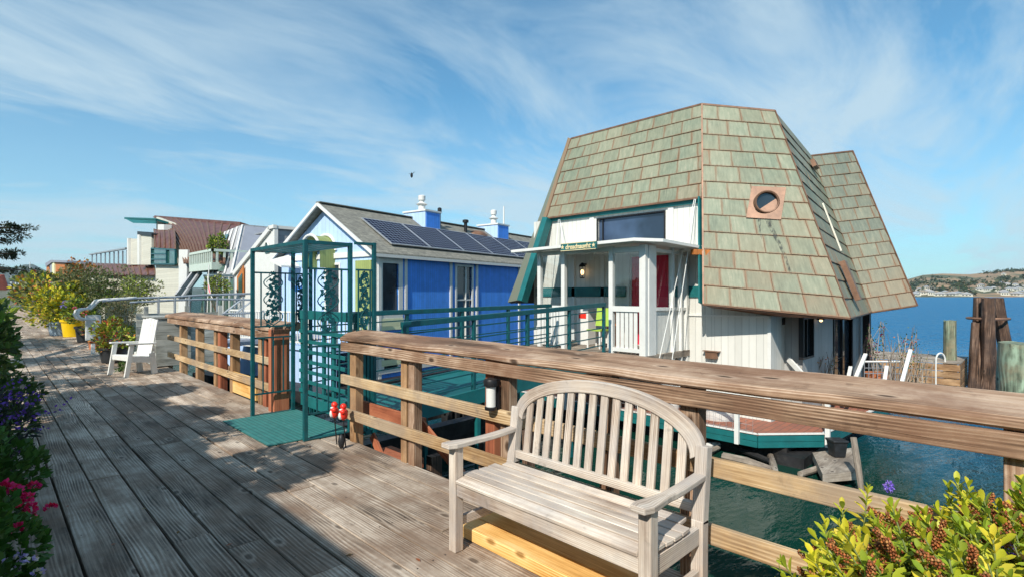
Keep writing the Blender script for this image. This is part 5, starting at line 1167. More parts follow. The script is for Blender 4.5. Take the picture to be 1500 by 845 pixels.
c = at_x(320, 357, 7.9); tree('round potted tree with glossy leaves on the pale green balcony', (c.x+.1, c.y+.5, c.z-.9), (c.x+.1, c.y+.5, c.z), (.40, .40, .52), 1100, .11, GREEN+LIMEG, 22, trunk_r=.04)
c = at_x(317, 420, 7.0); tree('bushy yellow green tree before the green glazed wall', (c.x, c.y, -1.0), (c.x, c.y, c.z), (.48, .48, .52), 1200, .10, LIMEG+OLIVE, 20, trunk_r=.04)
q = at_x(303, 427, 6.4); m = MB(); m.tube([(q.x, q.y, .3), (q.x+.05, q.y-.1, q.z+1.1)], .02, 6); o = single(m, 'flag_pole', 'white', 'thin pole with a small furled red and white cloth flag', 'flag', (q.x, q.y, .3))
m = MB(); m.prism([(q.x, q.y, q.z+.7), (q.x, q.y-.5, q.z-.1), (q.x, q.y-.75, q.z-.3), (q.x, q.y-.2, q.z-.05)], (.02, 0, 0)); m.build('cloth', 'white', o)
m = MB(); m.prism([(q.x-.012, q.y-.2, q.z+.3), (q.x-.012, q.y-.5, q.z-.1), (q.x-.012, q.y-.3, q.z+.02)], (.01, 0, 0)); m.build('red_stripe', 'crimson', o)

# ================================================================== COPPER ROOFED HOUSE
G = thing('copper_roofed_house', 'cream house with sweeping brown standing seam copper roof and green fin', 'house', (9, 38, -1.2))
XR, XB, XE = 11.5, 9.2, 8.0
ridge = [at_x(228, 319, XR), at_x(252, 321.5, XR), at_x(290, 325, XR), at_x(352, 331, XR)]
brk = [at_x(252, 352, XB), at_x(300, 350, XB), at_x(352, 368, XB)]
def seamroof(TL, TR, ML, MR, BL, BR, nseam, par, curve=True):
    m = MB(); s_ = MB(); nseg = 6
    def pt(f, g):
        A_ = TL.lerp(TR, f); B_ = ML.lerp(MR, f); C_ = BL.lerp(BR, f); return A_*(1-g)**2+B_*2*g*(1-g)+C_*g*g
    for i in range(nseam):
        for j in range(nseg):
            f0, f1, g0, g1 = i/nseam, (i+1)/nseam, j/nseg, (j+1)/nseg; m.face([pt(f0, g0), pt(f0, g1), pt(f1, g1), pt(f1, g0)], col=(R.random(),)*3)
    for i in range(nseam+1):
        f = i/nseam
        for j in range(nseg): s_.beam(pt(f, j/nseg)-V_((.06, .0, 0)), pt(f, (j+1)/nseg)-V_((.06, 0, 0)), .07, .09, up=(1, 0, 0))
    r_ = m.build('roof', 'seam', par); s_.build('standing_seams', 'copper', r_); return r_
seamroof(at_x(226, 318, XR), at_x(352, 330, XR), at_x(268, 345, 9.0), at_x(330, 350, 9.0), at_x(272, 386, 8.0), at_x(330, 386, 8.0), 14, G)
seamroof(at_x(227, 336, 9.6), at_x(256, 338, 9.6), at_x(228, 342, 8.6), at_x(258, 343, 8.6), at_x(228, 363, 8.2), at_x(258, 366, 8.2), 4, G)
m = MB(); m.prism([at_x(226, 319, XR), at_x(352, 330, XR), at_x(352, 330, XR)+V_((4, 0, -1)), at_x(226, 319, XR)+V_((4, 0, -1))], (0, 0, .2)); m.build('ridge_roof', 'seam', G)
facade([(228, 386), (275, 386), (270, 480), (228, 480)], 8.25, .3, 'wall', 'creamsid', G)
facade([(229, 318), (262, 330), (278, 386), (229, 366)], 10.5, .2, 'gable_wall', 'creamsid', G)
facade([(262, 366), (275, 366), (270, 480), (261, 480)], 8.1, .1, 'corner_board', 'white', G)
facade([(231, 329), (240, 329), (240, 337), (231, 337)], 9.4, .5, 'roof_monitor', 'white', G)
facade([(222, 364), (257, 366), (257, 387), (222, 387)], 8.1, .1, 'window', 'gglass', G)
m = MB()
for a_, b_ in (((222, 364), (257, 366)), ((222, 387), (257, 387)), ((222, 364), (222, 387)), ((257, 366), (257, 387)), ((244, 365), (244, 387)), ((222, 372), (244, 372)), ((222, 380), (244, 380))): m.beam(at_x(*a_, 8.05), at_x(*b_, 8.05), .09, .09)
m.build('window_frame', 'teal', G)
facade([(202, 342), (222, 344), (222, 388), (202, 388)], 8.6, 2.5, 'tower', 'creamsid', G); facade([(201, 339), (222, 342), (222, 346), (201, 344)], 8.5, 2.7, 'tower_cap', 'black', G)
facade([(187, 350), (202, 350), (202, 388), (187, 388)], 9.2, 2.5, 'tower', 'creamsid', G); facade([(186, 349), (188, 349), (188, 388), (186, 388)], 9.0, .3, 'corner_board', 'white', G); facade([(201, 344), (204, 344), (204, 388), (201, 388)], 8.45, .2, 'corner_board', 'white', G)
seamroof(at_x(120, 385, 10.5), at_x(226, 388, 9.4), at_x(122, 390, 9.4), at_x(228, 392, 8.9), at_x(124, 403, 8.6), at_x(229, 403, 8.4), 16, G)
facade([(100, 402), (229, 402), (229, 470), (100, 470)], 8.9, .3, 'lower_wall', 'creamsid', G)
m = MB(); f1, f2 = at_x(182, 318.5, 9.0), at_x(228, 320, 9.6); m.prism([f1, f2, f2+V_((1.2, 0, -.3)), f1+V_((.8, -1.5, -.15))], (0, 0, -.18)); f3 = at_x(195, 327, 9.); m.prism([f1+V_((0, 0, -.1)), f2+V_((0, 0, -.1)), at_x(228, 328, 9.6), f3], (.08, 0, 0)); m.build('cantilever_fin', 'tealdk', G)
m = MB()
for k in range(9): px = 135+k*6.4; m.beam(at_x(px, 388, 9.6), at_x(px, 372-k*.6, 9.6), .12, .12, up=(0, 1, 0))
m.beam(at_x(132, 373, 9.5), at_x(186, 364, 9.5), .3, .15); m.build('pergola', 'galv', G)
# distant cedar building, red roofed house, masts
G = thing('cedar_building', 'narrow orange cedar clad building rising beyond the yellow shrubs', 'building', tuple(at_x(80, 430, 4.4)))
facade([(68, 392), (74, 384), (74, 440), (68, 440)], 4.6, .2, 'end_wall', 'orange', G); facade([(79, 384), (95, 386), (95, 440), (79, 440)], 4.5, 1.2, 'wall', 'orange', G); facade([(73, 382), (76, 382), (76, 440), (73, 440)], 4.4, .2, 'corner_board', 'greywall', G); facade([(76, 383), (79.5, 384), (79.5, 440), (76, 440)], 4.4, .2, 'corner_board', 'yellowsid', G); facade([(66, 386), (74, 381), (98, 382), (98, 385), (76, 384), (67, 391)], 4.3, 1.5, 'roof', 'greywall', G)
G = thing('red_roofed_house', 'small house with red tiled roof at the far left edge', 'house', tuple(at_d(2, 432, 70)))
m = MB(); A_ = at_d(-25, 440, 66); B_ = at_d(9, 440, 70); dd_ = (B_-A_); m.prism([V_((A_.x, A_.y, -.3)), V_((B_.x, B_.y, -.3)), V_((B_.x, B_.y, 2.1)), V_((A_.x, A_.y, 2.1))], (1.5, 4, 0)); m.build('wall', 'creamsid', G)
m = MB(); m.prism([V_((A_.x, A_.y-.3, 2.0)), V_((B_.x, B_.y-.3, 2.0)), at_d(2, 403, 72), at_d(-22, 403, 72)], (.3, .8, .1)); m.build('roof', 'redroof', G)
mg = 'sailboat masts beyond the boardwalk'
for i, (px, pt_, lab) in enumerate(((16.5, 402, 'leftmost white mast above the far marina'), (23, 402, 'middle white mast above the far marina'), (27.5, 403, 'rightmost of the three equal white masts above the far marina'), (44, 384, 'tallest thin mast standing against the blue mountain'))):
    b_ = at_d(px, 438, 110+i*6); tp = at_d(px, pt_, 110+i*6); m = MB(); m.tube([b_, tp], [.16, .09], 6); m.tube([b_.lerp(tp, .55)-V_((1, -1, 0))*.6, b_.lerp(tp, .55)+V_((1, -1, 0))*.6], .05, 5)
    single(m, 'mast', 'white', lab, 'mast', tuple(b_), mg)
p_ = at_d(22, 434, 118); m = MB(); m.prism([at_d(14, 436, 112), at_d(33, 436, 112), at_d(31, 431, 112), at_d(15, 431, 112)], (2, 8, 0)); single(m, 'sailboat_hull', 'white', 'white moored sailboat hull under the three masts at the end of the boardwalk', 'boat', tuple(p_))

# ================================================================== NEIGHBOUR RAMP, FENCE, PIPE RAILS, UTILITY BOX
G = thing('grey_ramp', 'neighbouring grey metal ramp with pipe railings running out over the water', 'ramp', (2.8, 16.2, 0)); YR = 16.2
m = MB()
for pts in (((198, 437), (256, 435), (300, 432), (369, 430)), ((150, 441), (198, 437))):
    m.tube([at_y(a, b, YR) for a, b in pts], .03, 8)
m.tube([at_y(190, 443, YR), at_y(256, 439.5, YR), at_y(316, 438, YR), at_y(370, 439, YR)], .028, 8)
for px, b_ in ((232, 462), (256, 462), (277, 462), (318, 468), (356, 470)): m.tube([at_y(px, 434, YR), at_y(px, b_, YR)], .03, 8)
m.tube([at_y(318, 466, YR), at_y(352, 440, YR)], .025, 6); m.tube([at_y(330, 470, YR), at_y(370, 440, YR)], .025, 6)
m.tube([at_y(250, 462, YR), at_y(372, 458, YR)], .03, 6); m.build('pipe_railing', 'galv', G)
m = MB(); a, b = at_y(290, 460, YR), at_y(372, 458, YR); m.prism([(2.9, YR-.05, -.05), (8.2, YR-.05, .15), (8.2, YR+1.1, .15), (2.9, YR+1.1, -.05)], (0, 0, .1)); m.build('ramp_deck', 'greywall', G)
G = thing('grey_board_fence', 'weathered grey board fence below the pipe railing behind the white chair', 'fence', (3.2, 15.9, 0)); m = MB(); x_ = 2.75
for k in range(8): z_ = -.25+k*.17; m.beam((2.65, 15.95, z_), (4.55, 15.95, z_), .03, .16)
m.build('boards', 'greyfence', G); m = MB()
for x_ in (2.8, 3.7, 4.5): m.box(x_, x_+.09, 15.85, 15.93, -.5, 1.2)
m.build('post', 'greyfence', G)
G = thing('curved_pipe_rail', 'white curved pipe handrails looping at the foot of the neighbouring ramp', 'handrail', (2.3, 18.5, 0))
for dx in (0, 5):
    m = MB(); Yp = 17.2-dx*.1; pts = [(200, 436), (150, 439), (140+dx, 440), (128+dx, 452), (118+dx, 452.5), (111+dx, 455), (108.5+dx, 460), (112+dx, 465.5), (120+dx, 467.5), (135+dx, 468)]
    m.tube([at_y(a, b, 16.6-dx*.05) for a, b in pts], .032, 8); m.build('pipe', 'white', G)
m = MB(); q = at_y(136.5, 480, 16.85); m.box(q.x-.15, q.x+.15, 16.8, 16.95, .35, .98); m.box(q.x-.04, q.x+.04, 16.84, 16.92, 0, .35); single(m, 'utility_box', 'white', 'white upright utility box beside the curved pipe handrails', 'box', (q.x, 16.87, 0), None, .01)
G = thing('shingled_box', 'grey shingled storage box in shade between the white chair and railing', 'box', (2.75, 13.3, 0)); m = MB()
for k in range(7): z_ = .02+k*.14; m.box(2.46+.004*(k % 2), 3.1, 12.82, 13.9, z_, z_+.137)
m.build('side_boards', 'greyfence', G, bevel=.004); m = MB(); m.box(2.42, 3.14, 12.8, 13.95, 1.0, 1.04); m.build('lid', 'greyfence', G, bevel=.004)

# ================================================================== WHITE CHAIR
def abs_box(m, c, e, f, a0, a1, b0, b1, z0, z1, z0b=None, z1b=None):
    """box in local chair frame: e = forward, f = sideways"""
    P_ = lambda a, b, z: V_(c)+e*a+f*b+V_((0, 0, z)); m.beam(P_((a0+a1)/2, b0, (z0+z1)/2), P_((a0+a1)/2, b1, (z0+z1)/2), a1-a0, z1-z0)
ce = (1.97, 12.1, 0); ang = math.radians(196); e = V_((math.cos(ang), math.sin(ang), 0)); f = V_((-math.sin(ang), math.cos(ang), 0))
P_ = lambda a, b, z: V_(ce)+e*a+f*b+V_((0, 0, z))
G = thing('adirondack_chair', 'white plastic adirondack style chair facing the walkway', 'chair', ce)
for s_ in (-1, 1):
    m = MB(); m.beam(P_(.26, s_*.30, 0), P_(.17, s_*.30, .58), .035, .075, up=e); m.build('leg', 'white', G, bevel=.004)
    m = MB(); m.beam(P_(-.24, s_*.26, 0), P_(-.19, s_*.26, .40), .035, .10, up=e); m.build('leg', 'white', G, bevel=.004)
    m = MB(); m.beam(P_(.25, s_*.31, .60), P_(-.24, s_*.30, .58), .085, .028); m.build('armrest', 'white', G, bevel=.006)
m = MB(); m.beam(P_(.21, 0, .37), P_(-.19, 0, .32), .54, .03); m.beam(P_(.22, 0, .29), P_(.22, 0, .38), .54, .03, up=e); m.beam(P_(.20, .27, .32), P_(-.20, .27, .27), .03, .11); m.beam(P_(.20, -.27, .32), P_(-.20, -.27, .27), .03, .11); m.build('seat', 'white', G, bevel=.004)
m = MB()
for k in range(5):
    b = (k-2)*.105; m.beam(P_(-.17, b, .28), P_(-.30, b*1.0, 1.05-.012*abs(k-2)), .100, .022, up=e)
m.build('backrest', 'white', G, bevel=.004)
m = MB(); m.beam(P_(-.225, -.26, .46), P_(-.225, .26, .46), .03, .06); m.beam(P_(-.29, -.25, .84), P_(-.29, .25, .84), .03, .06); m.build('back_brace', 'white', G)

# ================================================================== PLANTS ALONG THE BOARDWALK (right side, far to near)
def gp(px, py): return at_z(px, py, 0)
def bp(px, py, x): q = at_x(px, py, x); return q
def tup(v, z=0): return (v[0], v[1], z)
base = tup(bp(154, 470, 2.15)); base = (2.1, gp(154, 529).y, 0)
q = gp(156, 531); base = (q.x+.12, q.y, 0)
shrub('potted_plant', 'black tub with red and lime leaved succulents beside the white chair', 'plant', base, [((0, 0, .62), (.42, .42, .34), 700, .085, .05, LIMEG+REDL+LIMEG, 9), ((0, .1, .42), (.4, .4, .2), 300, .08, .05, REDL+GREEN, 6)], ([base[:2]+(z_,) for z_ in (.5,)], .1, [(.6, .1, .05)], 6, .04), ('rubber', .27, .34))
q = gp(138, 511); b2 = (q.x+.1, q.y, 0)
shrub('potted_plant', 'terracotta pot with bronze and green leaves behind the black tub', 'plant', b2, [((0, 0, .66), (.45, .45, .30), 600, .09, .05, LIMEG+[(.2, .07, .03), (.3, .1, .03)], 8)], None, ('terra', .27, .42))
q = gp(121, 501); b3 = (q.x+.1, q.y, 0)
shrub('potted_plant', 'dark pot with pink flowers between the yellow and terracotta pots', 'plant', b3, [((0, 0, .75), (.45, .45, .32), 500, .09, .05, GREEN+LIMEG, 8)], ([(b3[0]-.3+R.uniform(-.2, .3), b3[1]+R.uniform(-.4, .4), R.uniform(.7, 1.05)) for _ in range(12)], .07, [(.7, .06, .12), (.7, .2, .3), (.6, .05, .02)], 12, .05), ('rubber', .3, .5))
q = gp(102, 493); b4 = (q.x+.1, q.y, 0)
shrub('potted_plant', 'bright yellow glazed pot with leafy plant on the planks', 'plant', b4, [((0, 0, .95), (.55, .55, .4), 600, .11, .06, GREEN+LIMEG, 9)], ([(b4[0]-.3, b4[1]-.3, 1.05), (b4[0]-.2, b4[1]+.2, 1.2)], .08, [(.3, .25, .6)], 10, .06), ('yellowpot', .36, .62))
q = gp(82, 491); b5 = (q.x+.15, q.y, 0)
shrub('potted_plant', 'tall golden yellow shrub in a blue grey glazed pot', 'plant', b5, [((-.1, 0, 1.0), (.9, 1.0, .68), 1700, .13, .08, YEL, 18), ((.3, .8, 1.3), (.8, 1.2, .62), 1500, .16, .1, YEL+YEL+GREEN, 12)], None, ('bluepot', .42, .5))
q = gp(62, 462); b6 = (q.x+.2, q.y, 0)
shrub('potted_plant', 'red flowering bush in a tapered terracotta pot far along the walkway', 'plant', b6, [((0, 0, 1.25), (.7, 1.0, .7), 1100, .14, .1, GREEN+YEL+REDL, 10)], ([(b6[0]-.4+R.uniform(-.3, .5), b6[1]+R.uniform(-.8, .8), R.uniform(1.3, 1.95)) for _ in range(14)], .12, [(.6, .04, .03), (.6, .2, .03)], 10, .1), ('terra', .5, .9))
b7 = (2.5, 40, 0); shrub('shrub', 'orange and green shrub mass where the walkway bends out of sight', 'shrub', b7, [((0, 0, 1.4), (1.4, 5, 1.3), 1800, .28, .16, YEL+REDL+GREEN+OLIVE, 16)])
b8 = (3.0, 27, 0); shrub('shrub', 'olive grey shrub spreading above the golden bush', 'shrub', b8, [((0, .5, 1.85), (1.0, 3.8, .85), 2800, .14, .06, OLIVE, 24), ((-.2, -2.2, 1.5), (.8, 1.8, .7), 1200, .12, .06, OLIVE+GREEN, 10)], ([(3+R.uniform(-.8, .4), 27+R.uniform(-3, 3), R.uniform(2.1, 2.8)) for _ in range(10)], .15, [(.4, .14, .04), (.35, .2, .05)], 10, .1))
c = at_x(190, 420, 3.7); b9 = (c.x, c.y, -.5); shrub('shrub', 'grey green spreading shrub above the pipe railing below copper roof', 'shrub', b9, [((0, 0, c.z+.35), (.9, 2.2, .55), 2600, .10, .045, OLIVE+LIMEG+OLIVE, 24), ((0, 3, c.z+.5), (.9, 2.2, .7), 1600, .11, .05, OLIVE+GREEN, 16)])
c = at_x(110, 428, 2.9); b10 = (c.x, c.y, 0); shrub('shrub', 'green and russet shrub between the pipe rail and golden bush', 'shrub', b10, [((0, 0, 1.2), (.8, 2.0, .8), 1600, .12, .07, GREEN+YEL+REDL, 16)])
c = at_x(172, 470, 2.55); b11 = (2.62, c.y, 0); shrub('shrub', 'fine leaved grey green bush against the board fence behind the chair', 'shrub', b11, [((0, 0, .85), (.5, .75, .62), 2600, .075, .016, OLIVE+OLIVE+[(.30, .2, .1)], 14), ((-.15, -.4, .45), (.35, .4, .35), 700, .07, .03, LIMEG+YEL, 8)])
q = gp(178, 517); m = MB(); m.box(2.16, 2.5, q.y-.2, q.y+.2, 0.005, .34); single(m, 'storage_bin', 'bluebox', 'small blue plastic bin behind the white chair', 'bin', (2.33, q.y, 0), None, .02)
m = MB(); qq = gp(168, 545); cloud(m, (qq.x+.1, qq.y, .08), (.14, .14, .12), 120, .07, .03, GREEN, 3, minz=.005); single(m, 'grass_tuft', 'leaf', 'small green weed tuft growing behind the chair legs', 'plant', (qq.x+.1, qq.y, 0))
# left side planting
def lplant(name, label, base, fol, flowers=None, stems=7): return shrub(name, label, 'plant', base, fol, flowers, None, stems)
lplant('leafy_shrub', 'broad leaved green shrub overhanging the left edge of the walkway', (-.15, 9.2, -.1), [((.04, 0, 1.0), (.38, 1.5, .66), 1400, .13, .07, GREEN+[(.12, .22, .03)], 16), ((.0, 3.0, 1.1), (.5, 1.5, .75), 1200, .14, .075, GREEN+LIMEG, 16)])
lplant('leafy_shrub', 'dense dark green bush at left edge below broad leaved shrub', (-.15, 6.9, -.1), [((0, 0, .5), (.48, 1.0, .5), 3000, .07, .045, [(.05, .10, .02), (.07, .13, .03)], 14)])
pur = [(.16, .06, .42), (.22, .10, .5), (.10, .04, .25)]
t = lplant('salvia_plant', 'purple flowering salvia with dark stems leaning over the planks', (-.10, 5.6, -.1), [((.03, 0, .48), (.36, .8, .45), 2400, .075, .02, [(.035, .06, .03), (.05, .05, .06), (.03, .045, .025)], 12)])
m = MB()
for k in range(26):
    a = V_((R.uniform(-.1, .22), 5.6+R.uniform(-.8, .8), R.uniform(.35, .75))); e_ = a+V_((R.uniform(.05, .3), R.uniform(-.15, .15), R.uniform(-.05, .22))); 
    for j in range(12):
        q = a.lerp(e_, j/12); m.leaf(q, vrand(), vrand(), .028, .02, jit(R.choice(pur)))
m.build('blossoms', 'petal', t)
lplant('leafy_shrub', 'rounded bright green bush between the salvia and pink geraniums', (-.14, 4.45, -.1), [((.02, 0, .42), (.36, .65, .44), 3400, .06, .04, [(.05, .12, .02), (.07, .16, .03)], 12)])
fl_ = [at_d(px, py, d_) for px, py, d_ in ((22, 718, 2.6), (8, 712, 2.5), (36, 738, 2.7), (45, 745, 2.75), (48, 752, 2.7), (74, 745, 2.9), (22, 775, 2.5), (50, 713, 2.9), (40, 730, 2.7), (14, 716, 2.6))]
lplant('geranium', 'pink flowered geranium spilling over the planks at lower left', (-.10, 3.5, -.1), [((-.0, 0, .35), (.28, .62, .34), 3600, .045, .04, [(.035, .10, .015), (.05, .14, .02), (.08, .17, .03)], 14)], (fl_, .026, [(.75, .02, .16), (.8, .04, .22), (.6, .01, .06)], 30, .022))
fl2 = [at_d(px, py, 2.25+R.random()*.2) for px, py in ((30, 815), (36, 822), (15, 836), (45, 824), (24, 838), (0, 826), (55, 840), (8, 842))]
lplant('lantana', 'pale lilac flower clusters at the bottom left corner', (-.08, 2.75, -.1), [((.02, 0, .30), (.25, .5, .33), 2600, .045, .03, [(.04, .10, .02), (.06, .13, .02)], 10)], (fl2, .022, [(.5, .42, .75), (.6, .5, .8), (.75, .7, .5)], 18, .018))

# conifer limb reaching into the view at upper left
G = thing('conifer_tree', 'dark layered conifer whose flat branches enter at the upper left edge', 'tree', (-1.6, 15, -.1)); m = MB(); m.tube([(-1.6, 15, -.1), (-1.55, 15, 2.5), (-1.7, 15.2, 5)], [.22, .18, .10], 10)
limbs = []
for (px, py, d_, ln, th_) in ((28, 342, 12, 1.0, .10), (6, 330, 12, .9, .08), (38, 335, 12, .8, .04), (15, 352, 12, .9, .05), (8, 375, 12.5, .9, .06), (25, 372, 12.5, .6, .04), (22, 393, 16, 1.6, .12), (5, 392, 16, 1.4, .1), (45, 396, 16, .9, .08)):
    limbs.append((at_d(px, py, d_), ln, th_))
for q, ln, th_ in limbs: m.tube([V_((-1.6, 15, q.z-.5)), (V_((-1.6, 15, q.z-.5))+q)/2+V_((0, 0, .15)), q], [.06, .04, .012], 6)
m.build('trunk', 'bark', G); m = MB()
for q, ln, th_ in limbs:
    for j in range(5):
        c_ = q-V_((ln*.28*j, ln*.04*j, .02*j)); cloud(m, c_, (ln*.22, ln*.3, .08), 130, .09, .025, [(.015, .03, .015), (.025, .045, .02), (.04, .05, .02)], 5, up=-.1)
for _ in range(40):
    z_ = R.uniform(2.5, 5.2); a = R.uniform(0, 6.28); rr_2 = R.uniform(.3, 1.3); cloud(m, (-1.9+min(.9, rr_2*math.cos(a)), 15+rr_2*math.sin(a)*1.5, z_), (.5, .6, .12), 70, .12, .04, [(.015, .03, .015), (.025, .045, .02)], 4, up=-.1)
m.build('crown', 'leaf', G)
c = at_d(50, 410, 60); tree('flat topped umbrella tree above the far end of the walkway', (c.x, c.y, 0), (c.x, c.y, c.z), (2.0, 2.0, .8), 1500, .3, [(.10, .14, .05), (.14, .18, .06)], 14, trunk_r=.15)
c = at_d(36, 428, 55); tree('rounded grey green tree low behind the red flowering bush', (c.x, c.y, -.1), (c.x, c.y, c.z-.2), (1.3, 2.0, 1.0), 1300, .26, OLIVE+GREEN, 12, trunk_r=.12)

# ================================================================== HEBE BUSH (foreground right)
G = thing('hebe_bush', 'yellow green leafy bush with brown seed heads and violet flowers at lower right', 'bush', (2.0, .05, -.1))
hc = V_((2.04, -.14, .47)); LG = [(.44, .46, .025), (.54, .52, .03), (.34, .42, .03), (.62, .56, .05), (.24, .32, .03)]; BR = [(.30, .09, .03), (.38, .13, .04), (.20, .06, .02), (.42, .20, .07)]
lm = MB(); sm = MB(); vm_ = MB(); st = MB()
tips = []
rb_ = random.Random(21)
for k in range(640):
    ph = rb_.uniform(0, 6.28); ct = rb_.uniform(.0, 1); sn_ = math.sqrt(1-ct*ct)
    d = V_((math.cos(ph)*sn_, math.sin(ph)*sn_, ct)); lump = 1+.13*math.sin(ph*3+1)+.07*math.sin(ph*7+ct*9)
    p = hc+V_((d.x*.54, d.y*.72, d.z*.45))*lump*rb_.uniform(.80, 1.03)
    if p.x > 2.55 and p.z > .2: p.x = 2.55+(p.x-2.55)*.2
    tips.append((p, d))
for (px, py, dd_) in ((1405, 705, 1.85), (1392, 715, 1.9), (1418, 712, 1.8), (1270, 712, 2.0), (1495, 725, 1.65), (1440, 735, 1.75), (1235, 742, 1.95), (1210, 765, 1.9)): tips.append((at_d(px, py+16, dd_), V_((0, .1, 1))))
for i, (p, d) in enumerate(tips):
    ax = (d*.8+V_((0, 0, .75))+vrand(rb_)*.35).normalized(); p = p+ax*.03; base_ = p-ax*.15
    a = ax.cross(V_((1, 0, 0))).normalized(); b = ax.cross(a); rot0 = rb_.uniform(0, 3.14); col0 = rb_.choice(LG)
    st.tube([base_-ax*.15, base_, p], [.003, .0028, .002], 4, col=(.2, .25, .08))
    npair = 8
    for j in range(npair):
        f_ = j/(npair-1); c_ = base_.lerp(p, f_); r0 = rot0+j*math.pi/2
        for s_ in (0, math.pi):
            th_ = r0+s_+rb_.uniform(-.15, .15); o_ = a*math.cos(th_)+b*math.sin(th_); op = .95-.75*f_
            dl = (o_*op+ax*(1-op*.75)).normalized(); Lf = (.074*(1-.5*f_))*rb_.uniform(.65, 1.3)
            cl_ = jit(col0 if rb_.random() < .75 else rb_.choice(LG), .15)
            lm.leaf(c_, dl, ax+o_*-.3, Lf, Lf*.40, cl_, True)
    if rb_.random() < .5 and i < 640:
        for _s in range(rb_.choice((1, 1, 2))):
            dd2 = (ax+vrand(rb_)*.8+d*.4).normalized(); q0_ = base_.lerp(p, rb_.uniform(.3, .7)); ls = rb_.uniform(.045, .085); n_ = int(ls*650); e3 = dd2.cross(V_((.3, .5, 1))).normalized(); e4 = dd2.cross(e3)
            st.tube([q0_, q0_+dd2*(ls+.03)], .0016, 4, col=(.2, .1, .04))
            for z in range(n_):
                f_ = z/n_; th_ = z*2.4; rr2 = .0085*(1-.45*f_)+.002*rb_.random(); sm.octa(q0_+dd2*(.03+ls*f_)+(e3*math.cos(th_)+e4*math.sin(th_))*rr2, rb_.uniform(.0034, .0052), jit(rb_.choice(BR), .3))
for (px, py, dd_) in ((1302, 712, 1.93), (1471, 790, 1.52), (1479, 803, 1.5), (1466, 806, 1.52)):
    c_ = at_d(px, py, dd_)
    for _ in range(150): v = vrand(rb_); vm_.leaf(c_+V_((v.x*.012, v.y*.012, v.z*.018)), v, vrand(rb_), .009, .005, jit(rb_.choice([(.22, .12, .7), (.32, .2, .8), (.45, .35, .85)])))
lm.build('foliage', 'leaf', G); sm.build('seed_heads', 'seed', G); vm_.build('blossoms', 'petal', G); st.build('stem', 'leaf', G)
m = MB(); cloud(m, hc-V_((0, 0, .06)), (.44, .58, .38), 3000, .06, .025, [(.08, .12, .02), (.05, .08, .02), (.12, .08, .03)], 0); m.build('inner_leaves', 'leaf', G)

# ================================================================== PILINGS AND RAFT AT RIGHT
def pile(name, mat, px0, px1, py_top, d_, label, lean=(0, 0), group=None, cat='piling', zb=-2.2, bump_=.05):
    c_ = at_d((px0+px1)/2, py_top, d_); r_ = (px1-px0)/2*d_/FPX; m = MB(); n = 14; m_ = 10; vs = []; fs = []; uv = []
    for i in range(m_+1):
        f_ = i/m_; z_ = c_.z+(zb-c_.z)*f_
        for k in range(n):
            t_ = 6.2832*k/n; rr2 = r_*(1+bump_*math.sin(t_*5+i*.3)+bump_*.7*math.sin(t_*3+i*1.1))*(1+.10*f_); vs.append((c_.x+lean[0]*f_+rr2*math.cos(t_), c_.y+lean[1]*f_+rr2*math.sin(t_), z_+(R.uniform(-.03, .02) if i == 0 else 0)))
    for i in range(m_):
        for k in range(n): k2 = (k+1) % n; fs.append((i*n+k, i*n+k2, (i+1)*n+k2, (i+1)*n+k)); L_ = (c_.z-zb)/m_; uv.append([(i*L_, k*.07), (i*L_, k*.07+.07), ((i+1)*L_, k*.07+.07), ((i+1)*L_, k*.07)])
    fs.append(tuple(range(n-1, -1, -1))); uv.append([(.2*math.cos(6.28*k/n), .2*math.sin(6.28*k/n)) for k in range(n)])
    m.add(vs, fs, uv, None, True); return m, c_
m, c_ = pile('piling', 'greenpile', 1384, 1399, 469, 15.5, ''); single(m, 'piling', 'greenpile', 'single slim greenish wooden piling beside the white hooped pipe', 'piling', (c_.x, c_.y, -2.2))
gp_ = 'dark pilings banded together'
D_ = thing('piling_cluster', 'cluster of tall dark rotting pilings banded together in the water', 'piling', tuple(at_d(1445, 560, 15.2)))
for a, b, tpy, d_, ln in ((1428, 1444, 436, 15.4, (-.55, 0)), (1440, 1456, 436, 15.0, (-.1, .0)), (1453, 1468, 436, 15.2, (.35, -.45)), (1440, 1460, 440, 15.8, (.2, .3)), (1424, 1434, 472, 15.2, (-.2, .1))):
    m, c_ = pile('p', 'pile', a, b, tpy, d_, '', ln, bump_=.1); m.build('pile', 'pile', D_)
m = MB(); c_ = at_d(1447, 466, 15.3)
m.tube([c_+V_((.46*math.cos(k*.5236), .46*math.sin(k*.5236), 0)) for k in range(13)], .04, 6); m.build('iron_band', 'copper', D_)
m, c_ = pile('piling', 'greenpile', 1471, 1530, 502, 12.5, '', bump_=.03); single(m, 'piling', 'greenpile', 'thick short green coated piling at the right edge of the photo', 'piling', (c_.x, c_.y, -2.2))
G = thing('timber_raft', 'floating timber raft with crate sides beside the slim green piling', 'raft', tuple(at_z(1350, 560, -1.2)))
c_ = at_z(1352, 556, -1.05); m = MB()
Xr, Yr = c_.x, c_.y
for k in range(4): m.box(Xr-.6, Xr+1.6, Yr-.9+.0, Yr-.86, -1.25+k*.2, -1.07+k*.2)
for k in range(4): m.box(Xr-.64, Xr-.6, Yr-.9, Yr+2.2, -1.25+k*.2, -1.07+k*.2)
m.build('side_boards', 'post', G); m = MB()
for k in range(12): m.box(Xr-.6+k*.19, Xr-.6+k*.19+.18, Yr-.9, Yr+2.2, -.45, -.42)
m.build('top_boards', 'drift', G)
m = MB(); pts = []
for k in range(13): a = math.pi*k/12; pts.append((a, 0))
